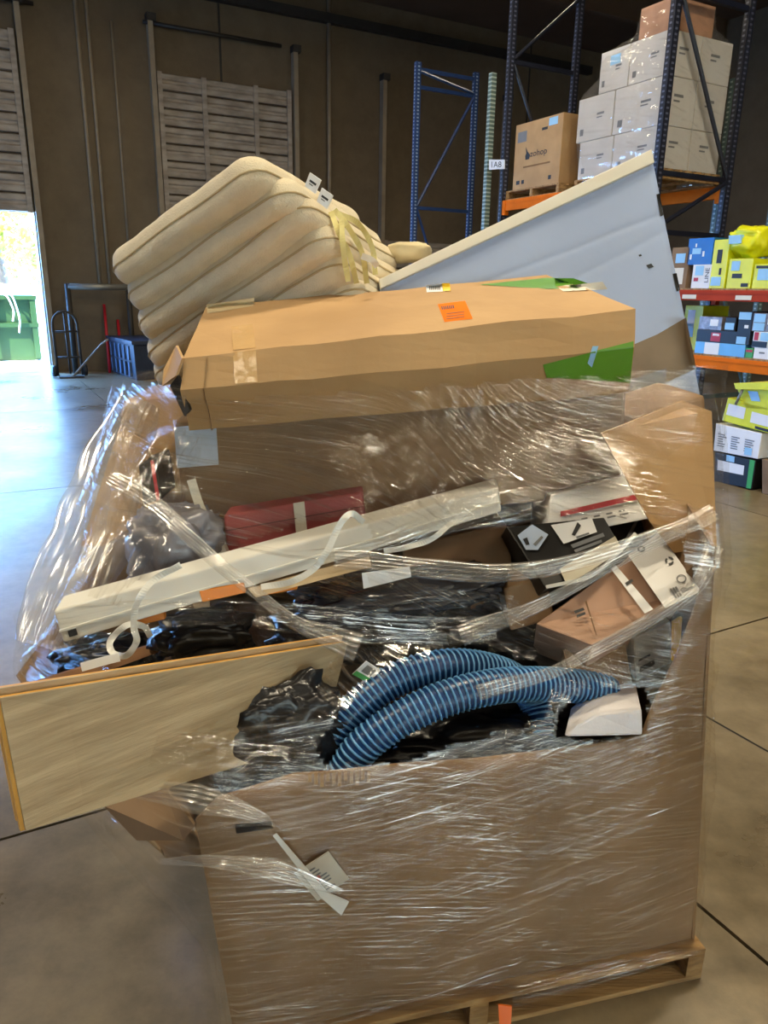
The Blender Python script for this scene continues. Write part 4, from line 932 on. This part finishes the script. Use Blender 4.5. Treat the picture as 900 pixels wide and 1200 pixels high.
# grey flat carton leaning at the back
q = [WY(444, 332, 2.20), WY(765, 190, 2.42), None, WY(500, 640, 1.95)]
nrm = (q[1]-q[0]).cross(q[3]-q[0]).normalized()
r_ = ray(832, 520); q[2] = CAM+r_*((q[0]-CAM).dot(nrm)/r_.dot(nrm))
if nrm.dot(CAM-q[0]) > 0: nrm = -nrm
t = thing('flat_grey_carton', 'large flat grey carton leaning behind the tan top carton', 'carton', q[3])
GX, GY = 40, 130; vs = []; fs = []
folds = [(.15, .03, .012, .0018), (.33, -.09, .016, .0014)]
for iy in range(GY+1):
    for ix in range(GX+1):
        s_, t_ = ix/GX, iy/GY; p = (q[0]*(1-s_)+q[1]*s_)*(1-t_)+(q[3]*(1-s_)+q[2]*s_)*t_; x, y = pix(p); h = 0
        for t0_, sl, sg_, am in folds:
            d_ = t_-t0_-sl*s_-.01*noise.noise(V((s_*4, t0_*9, 0))); h += am*math.exp(-(d_/sg_)**2)*(1 if d_ > 0 else .4)
        h += .003*noise.noise(p*5)
        vs.append(p+nrm*h)
for iy in range(GY):
    for ix in range(GX): a = iy*(GX+1)+ix; fs.append((a, a+1, a+GX+2, a+GX+1))
n_ = len(vs); edge = [ix for ix in range(GX+1)]+[iy*(GX+1)+GX for iy in range(1, GY+1)]+[GY*(GX+1)+ix for ix in range(GX-1, -1, -1)]+[iy*(GX+1) for iy in range(GY-1, 0, -1)]
vs += [vs[k]+nrm*.085 for k in edge]; m_ = len(edge)
fs += [(edge[k], edge[(k+1) % m_], n_+(k+1) % m_, n_+k) for k in range(m_)]+[tuple(range(n_, n_+m_))]
GB = o = mk('carton_body', vs, fs, GREYC, t, smooth=True); note(o, 1.45)
for p_ in o.data.polygons: p_.use_smooth = len(p_.vertices) == 4 and p_.index < GX*GY
dn = (q[3]-q[0]).normalized()
r1 = [q[0]-dn*.008, q[1]-dn*.036, q[1]+dn*.006, q[0]+dn*.020]
prism('white_lid_edge', [p-nrm*.010 for p in r1], nrm*.10, OFFW, t, bevel=.003)
for p in ([(769, 228), (773, 227), (778, 252), (774, 254)], [(788, 321), (793, 320), (797, 340), (793, 342)]): decal('hand_slot', p, GB, BLACK, t)
decal('scuff', [(757, 311), (763, 309), (766, 313), (760, 315)], GB, ICON, t)
decal('scuff', [(748, 299), (751, 298), (752, 300), (749, 301)], GB, ICON, t)
decal('brown_corner', [(742, 404), (770, 392), (804, 372), (816, 432), (735, 470)], GB, mat('brown_patch', rgb(132, 116, 96), .8, .1, 8), t)  # browner area low on the right of the carton face
decal('grey_panel', [(737, 446), (780, 432), (779, 468), (737, 482)], GB, GRAYPR, t, .004)
o = lump('foam_pad', WY(478, 296, 2.42), .07, .05, .03, mat('cream_foam', rgb(216, 200, 160), .9), 'cream foam pad peeking over the grey carton', 'foam', None, .15, 2, 3); 
# tan upright carton at right under film
q = [WY(742, 490, 1.84), WY(826, 462, 1.9), WY(836, 610, 1.74), WY(760, 640, 1.68)]
o = hexa('tan_carton', q, [p+V((-.02, .28, 0)) for p in q], CARD2, bevel=.01, crumple=.004, sub=2); tagp(o, 'tan carton standing at right edge of the load under film', 'carton'); note(o)

# stack of seat cushions
cl = [(117, 298), (135, 330), (148, 366), (158, 398), (166, 424), (172, 444)]
cc = [(290, 186), (324, 212), (342, 233), (368, 268), (384, 299), (402, 326)]
cr = [(405, 268), (428, 290), (440, 312), (452, 334), (462, 356), (470, 380)]
cb = [(290, 228), (322, 250), (344, 276), (370, 310), (388, 335), (405, 360)]   # lower corner of each near edge
def cushion(i):
    C = WY(*cc[i], 2.02+.02*i); Lf = WY(*cl[i], 2.22+.02*i); Rt = WY(*cr[i], 2.48+.01*i)
    a = Lf-C; C = C-a*.05-(Rt-C)*.05+V((0, 0, .012)); a = Lf-C; la = a.length; a = a.normalized(); b = Rt-C; b = (b-a*b.dot(a)); lb = min(.52, b.length+.06); b = b.normalized()
    n_ = a.cross(b).normalized()
    if n_.z > 0: n_ = -n_
    th = .094
    t = thing('seat_cushion', ('topmost beige fabric cushion of the tilted stack on the load', 'beige fabric cushion second from top of the tilted stack', 'beige fabric cushion third from top of the tilted stack', 'beige fabric cushion fourth from top of the tilted stack', 'beige fabric cushion fifth from top of the tilted stack', 'lowest beige fabric cushion of the tilted stack')[i], 'cushion', C, 'stacked beige cushions')
    cen = C+a*la/2+b*lb/2+n_*th/2; vs = []; fs = []
    def outline(inset, m_=96):
        hx, hy, rc_ = la/2-inset, lb/2-inset, max(.02, .065-inset); out = []
        for k in range(m_):
            q_ = k*4//m_; t_ = (k-q_*m_/4)/(m_/4)*math.pi/2+q_*math.pi/2
            sx, sy = ((1, 1), (-1, 1), (-1, -1), (1, -1))[q_]
            out.append((sx*(hx-rc_)+rc_*math.cos(t_), sy*(hy-rc_)+rc_*math.sin(t_)))
        # resample evenly along the edge
        L_ = [0]
        for q1, q2 in zip(out, out[1:]+out[:1]): L_.append(L_[-1]+math.dist(q1, q2))
        res = []; jj = 0; oo = out+out[:1]
        for k in range(m_):
            d_ = L_[-1]*k/m_
            while L_[jj+1] < d_: jj += 1
            f_ = (d_-L_[jj])/max(1e-9, L_[jj+1]-L_[jj]); res.append((oo[jj][0]*(1-f_)+oo[jj+1][0]*f_, oo[jj][1]*(1-f_)+oo[jj+1][1]*f_))
        return res
    def sg(x, e_): return math.copysign(abs(x)**e_, x)
    ringsp = [(.3*(1-k/6)**1.0*min(la, lb), -th/2-.010*(1-(1-k/6)**2)*0-.008*(1-k/6)) for k in range(5)]
    rr_ = .034
    prof_ = [(rr_*(1-math.cos(p_)**.8), th/2*sg(math.sin(p_), .85)) for p_ in [-math.pi/2+math.pi*k/14 for k in range(15)]]
    prof_[0] = (rr_, -th/2); prof_[-1] = (rr_, th/2)
    inn = [(min(la, lb)*.47, .012), (min(la, lb)*.36, .011), (min(la, lb)*.24, .009), (min(la, lb)*.13, .005)]
    full = [(d_, -th/2-c_) for d_, c_ in inn]+prof_+[(d_, th/2+c_) for d_, c_ in inn[::-1]]
    MM = 96
    for d_, z_ in full:
        for (x, y) in outline(d_, MM):
            wv = .010*noise.noise(V((x*5, y*5, i*3.1)))+.004*noise.noise(V((x*17, y*17, z_*20+i)))
            vs.append(cen+a*x+b*y+n_*(z_+wv))
    for r in range(len(full)-1):
        for k in range(MM): k2 = (k+1) % MM; fs.append((r*MM+k, r*MM+k2, (r+1)*MM+k2, (r+1)*MM+k))
    fs += [tuple(range(MM)), tuple(range((len(full)-1)*MM, len(full)*MM))]
    mk('cushion_pad', vs, fs, CUSH, t, smooth=True)
    path = []
    for x, y in outline(-.0005, MM)+outline(-.0005, MM)[:1]:
        wv = .010*noise.noise(V((x*5, y*5, i*3.1))); path.append(cen+a*x+b*y+n_*(wv+.008))
    tube('piping', path, .0032, SEAM, t, n=6)
    return C, a, b, n_, la, lb
CI = [cushion(i) for i in range(6)]
# care labels and ties at the far corner
for (x, y), lb in (((366, 213), 'small white care label on the top cushion'), ((380, 231), 'small white care label on the second cushion')):
    q = [WY(x-9, y+5, 2.08), WY(x+3, y+14, 2.09), WY(x+10, y-2, 2.1), WY(x-3, y-11, 2.09)]
    t = thing('care_label', lb, 'label', q[0]); prism('label_cloth', q, V((.002, .003, 0)), WHITE, t); patch('print', [q[0], q[1], q[2], q[3]], [(.2, .45, .8, .6), (.25, .3, .6, .36)], ICON, t)
TIES = (((388, 248, 2.11), (398, 275, 2.06), (410, 300, 2.06), (418, 332, 2.08)), ((392, 246, 2.12), (408, 266, 2.10), (424, 296, 2.10), (430, 332, 2.12)), ((400, 258, 2.08), (402, 290, 2.04), (408, 330, 2.04)), ((395, 250, 2.12), (420, 262, 2.16), (436, 290, 2.18), (440, 322, 2.16)))
lbt = ['pale yellow cloth tie hanging nearest the white care labels', 'long pale yellow cloth tie over the middle of the cushion end', 'shortest straight pale yellow cloth tie on the cushion end', 'pale yellow cloth tie curving furthest towards the grey carton'].__getitem__
for kt, pts in enumerate(TIES):
    band('cushion_tie', pts, .0075, STRAPY, lbt(kt), 'tie', tw=.5)['group'] = 'cushion ties'
band('cushion_tie', ((424, 300, 2.05), (436, 305, 2.03), (442, 312, 2.05)), .008, OFFW, 'short white cloth loop beside the cushion ties', 'tie')

# document pouch on the front
q = [WFp(345, 1024, -.03), WFp(385, 998, -.03), WFp(409, 1030, -.03), WFp(372, 1056, -.03)]
t = thing('document_pouch', 'white printed document slip taped on the bulk box front', 'label', q[3]); prism('slip', q, PNR*.002, mat('slip_paper', rgb(206, 200, 186), .5), t)
qq = [q[3], q[2], q[1], q[0]]; patch('fine_print', qq, [(.12, .12+.1*k, .12+random.uniform(.3, .6), .16+.1*k) for k in range(8)], GRAYPR, t); patch('red_mark', qq, [(.35, .5, .47, .62)], REDP, t, .003)
q = [WFp(320, 980, -.034), WFp(324, 977, -.034), WFp(384, 1046, -.034), WFp(409, 1057, -.034), WFp(400, 1073, -.034), WFp(376, 1052, -.034)]
o = prism('strap_tail', q, PNR*.002, BAND); tagp(o, 'white strap tail running across the document slip', 'strap')
band('packing_strap', [(198, 948, 1.22), (190, 960, 1.215), (196, 972, 1.21), (208, 970, 1.21)], .004, BAND, 'short white strap end curling out of torn flap')

# ------------------------------------------------------------------ stretch film
def hull2(P):
    P = sorted(set((round(a, 4), round(b, 4)) for a, b in P))
    def half(Q):
        h = []
        for p in Q:
            while len(h) > 1 and (h[-1][0]-h[-2][0])*(p[1]-h[-2][1])-(h[-1][1]-h[-2][1])*(p[0]-h[-2][0]) <= 0: h.pop()
            h.append(p)
        return h[:-1]
    return half(P)+half(P[::-1])
def radius(H, c, a):
    dx, dy = math.cos(a), math.sin(a); best = 0
    for i in range(len(H)):
        x1, y1 = H[i][0]-c[0], H[i][1]-c[1]; x2, y2 = H[(i+1) % len(H)][0]-c[0], H[(i+1) % len(H)][1]-c[1]
        ex, ey = x2-x1, y2-y1; den = dx*ey-dy*ex
        if abs(den) < 1e-9: continue
        t_ = (x1*ey-y1*ex)/den; s = (x1*dy-y1*dx)/den
        if t_ > 0 and -1e-6 <= s <= 1+1e-6: best = max(best, t_)
    return best
def inside(poly, x, y):
    c = False
    for i in range(len(poly)):
        (x1, y1), (x2, y2) = poly[i], poly[i-1]
        if (y1 > y) != (y2 > y) and x < (x2-x1)*(y-y1)/(y2-y1)+x1: c = not c
    return c
def film(name, pts, c, z0, z1, nz, na, win, m, parent, holes=(), rip=.004, topf=None, off=.008, slope=.16):
    zs = [z0+(z1-z0)*k/nz for k in range(nz+1)]; angs = [2*math.pi*k/na for k in range(na)]
    rad = []
    for z in zs:
        P = [(p.x, p.y) for p in pts if abs(p.z-z) < win]
        H = hull2(P); rad.append([radius(H, c, a) for a in angs])
    for _ in range(4):
        rad = [[(rad[max(i-1, 0)][k]+2*rad[i][k]+rad[min(i+1, nz)][k])/4 for k in range(na)] for i in range(nz+1)]
    grid = []; vs = []; uvs = []; keep = []
    SU = 3; NA = na*SU; NZ = nz*3
    for i in range(NZ+1):
        fi = min(i/3, nz-1e-6); a = int(fi); f = fi-a
        for k in range(NA):
            fk = k/SU; b = int(fk); g = fk-b
            r = (rad[a][b]*(1-g)+rad[a][(b+1) % na]*g)*(1-f)+(rad[a+1][b]*(1-g)+rad[a+1][(b+1) % na]*g)*f
            an = 2*math.pi*k/NA; z = z0+(z1-z0)*i/NZ; arc = an*.75
            w_ = noise.noise(V((arc*3, (z+arc*slope)*26, 1.7)))*rip+noise.noise(V((arc*5, z*9, 8)))*rip*1.1+noise.noise(V((arc*9, (z-arc*.5)*30, 5)))*rip*.5
            r += off+w_
            vs.append(V((c[0]+math.cos(an)*r, c[1]+math.sin(an)*r, z))); uvs.append((arc, z+arc*slope))
    fs = []
    for i in range(NZ):
        for k in range(NA):
            k2 = (k+1) % NA; ids = (i*NA+k, i*NA+k2, (i+1)*NA+k2, (i+1)*NA+k)
            ce = (vs[ids[0]]+vs[ids[2]])/2
            x, y = pix(ce)
            if topf and topf(x, y, ce): continue
            if ce.y < c[1]+.15 and any(inside(h, x+5*noise.noise(V((x*.06, y*.06, 0))), y+5*noise.noise(V((x*.06, y*.06, 9)))) for h in holes): continue
            fs.append(ids)
    return film_mesh(name, vs, fs, uvs, m, parent)
def film_mesh(name, vs, fs, uvs, m, parent):
    used = sorted(set(i for f in fs for i in f)); mp_ = {o_: n_ for n_, o_ in enumerate(used)}
    org = WL[parent.name]; me = bpy.data.meshes.new(name)
    me.from_pydata([vs[i]-org for i in used], [], [tuple(mp_[i] for i in f) for f in fs]); me.update()
    uvl = me.uv_layers.new(name='UVMap')
    for lp in me.loops:
        uvl.data[lp.index].uv = uvs[used[lp.vertex_index]]
    for p in me.polygons: p.use_smooth = True
    me.materials.append(m); o = bpy.data.objects.new(name, me); COL.objects.link(o); o.parent = parent; WL[o.name] = org.copy(); return o
wrap = thing('stretch_wrap', 'clear stretch film wound in creased layers around the whole load', 'plastic wrap', PB_(PW/2, PD/2, .05))
cen = (.2, 1.75)
HOLES = [[(420, 652), (500, 632), (560, 612), (640, 604), (760, 604), (800, 622), (812, 690), (770, 716), (690, 722), (640, 735), (600, 700), (520, 690)],
         [(372, 868), (430, 800), (500, 764), (560, 757), (630, 775), (650, 800), (640, 842), (560, 868), (470, 893), (400, 900), (370, 890)],
         [(655, 830), (700, 800), (756, 806), (760, 862), (700, 868), (650, 864)],
         [(-60, 800), (150, 800), (188, 905), (120, 940), (-60, 1010)],
         [(225, 655), (330, 620), (420, 600), (440, 640), (330, 668), (240, 690)]]
def topcut(x, y, ce):
    if ce.y > cen[1]+.1: return ce.z > 1.36
    ty = 472-(x-205)*.062+9*noise.noise(V((x*.03, 0, 0))) if x < 735 else 438-(x-735)*.1
    if x < 215: ty = 452-(x-150)*.05
    return y < ty
film('film_layer', PILE, cen, .055, 1.50, 44, 150, .10, FILM, wrap, HOLES, topf=topcut)
film('film_layer', PILE, cen, .07, .84, 22, 120, .14, FILM2, wrap, HOLES, off=.016, rip=.005, slope=-.12)
film('film_layer', PILE, cen, .98, 1.46, 16, 120, .12, FILM2, wrap, HOLES, topf=topcut, off=.018, rip=.007, slope=.22)

def strand(pts, m=FILMD, n=16, pleats=5, amp=.006, fray=0):
    """gathered film: pleated ribbon through (x, y, Y, half width in metres)"""
    P = [WY(p[0], p[1], p[2]) for p in pts]; W_ = [p[3] for p in pts]; sp = spline(P, n); K = 17; vs = []; uvs = []; fs = []; ln = 0
    for i, p in enumerate(sp):
        if i: ln += (p-sp[i-1]).length
        T = (sp[min(i+1, len(sp)-1)]-sp[max(i-1, 0)]).normalized(); vw = (CAM-p).normalized(); s = T.cross(vw).normalized(); q = s.cross(T)
        j = min(int(i/n), len(pts)-2); f = i/n-j; wd = W_[j]*(1-f)+W_[j+1]*f
        for k in range(K):
            a = -1+2*k/(K-1)
            zz_ = amp*math.cos(a*math.pi*pleats+1.5*noise.noise(V((ln*6, 0, wd))))*(1-.4*abs(a))+.3*wd*(1-a*a)+.004*noise.noise(V((ln*14, a*3, 3)))
            vs.append(p+s*(a*wd*(1+.2*noise.noise(V((ln*9, a*2, 7)))))+q*zz_); uvs.append((ln, a*wd))
    for i in range(len(sp)-1):
        for k in range(K-1): fs.append((i*K+k, i*K+k+1, (i+1)*K+k+1, (i+1)*K+k))
    film_mesh('gathered_film', vs, fs, uvs, m, wrap)
strand([(392, 655, 1.46, .02), (450, 660, 1.46, .02), (520, 668, 1.46, .022), (590, 672, 1.45, .020), (650, 664, 1.45, .018), (720, 645, 1.46, .017), (800, 618, 1.48, .018), (836, 600, 1.5, .02)])
strand([(540, 745, 1.42, .022), (600, 722, 1.42, .016), (650, 700, 1.43, .013), (700, 672, 1.44, .012), (760, 640, 1.46, .012), (800, 622, 1.47, .014)])
strand([(560, 812, 1.32, .016), (640, 790, 1.33, .012), (700, 760, 1.34, .012), (770, 722, 1.37, .014), (818, 684, 1.40, .016), (838, 640, 1.44, .02)])
strand([(200, 612, 1.44, .014), (250, 655, 1.38, .014), (300, 695, 1.34, .012), (350, 732, 1.32, .014), (420, 760, 1.3, .03)])
strand([(60, 735, 1.28, .03), (150, 722, 1.28, .03), (260, 716, 1.30, .025), (380, 728, 1.32, .03), (500, 740, 1.34, .03), (580, 735, 1.37, .025)], FILM, pleats=8)
strand([(130, 560, 1.55, .02), (180, 590, 1.5, .018), (215, 620, 1.45, .016)])
strand([(620, 590, 1.56, .04), (520, 612, 1.52, .03), (440, 640, 1.48, .02), (360, 650, 1.46, .01), (280, 640, 1.48, .006)], FILM)
strand([(190, 1010, 1.15, .006), (260, 1010, 1.11, .012), (330, 1022, 1.11, .02), (400, 1045, 1.13, .006)], FILMD)
strand([(150, 925, 1.17, .012), (230, 935, 1.12, .025), (300, 955, 1.12, .012), (322, 968, 1.13, .003)], FILMD)
strand([(600, 1168, 1.24, .02), (700, 1142, 1.29, .018), (780, 1122, 1.34, .014), (822, 1112, 1.365, .006)], FILM)

strand([(165, 470, 1.82, .05), (135, 540, 1.72, .07), (110, 620, 1.58, .09), (75, 700, 1.46, .08), (50, 760, 1.38, .05)], FILMD, pleats=9, amp=.008)
strand([(215, 505, 1.70, .05), (190, 560, 1.62, .06), (165, 640, 1.50, .07), (130, 710, 1.40, .05)], FILM2, pleats=9, amp=.008)
strand([(180, 880, 1.14, .03), (250, 895, 1.14, .05), (330, 900, 1.17, .035), (380, 905, 1.2, .02)], FILM2, pleats=7)
# film round the white cartons on the rack
RP = []
def addbox(u0, u1, w0, w1, z0, z1):
    for k in range(9):
        z = z0+(z1-z0)*k/8
        for u in (u0, u1):
            for w_ in (w0, w1): RP.append(B(u, w_, z))
addbox(nu, nu+.93, nw0, farw[0], zu+.05, zt[1]); addbox(nu, nu+.93, nw0, farw[1], zt[1], zt[2]); addbox(nu, nu+.93, nw0, farw[2], zt[2], zt[3]); addbox(nu+.02, nu+.62, nw0+.02, tw_(748, 30), zt[3], zt4)
rc = B(nu+.45, nw0+.3, 0)
rwrap = thing('carton_wrap', 'clear film wrapped around the white cartons on the rack', 'plastic wrap', V((rc.x, rc.y, zu+.02)))
film('film_layer', RP, (rc.x, rc.y), zu+.04, zt4-.03, 26, 90, .12, FILMR, rwrap, rip=.008, off=.015)
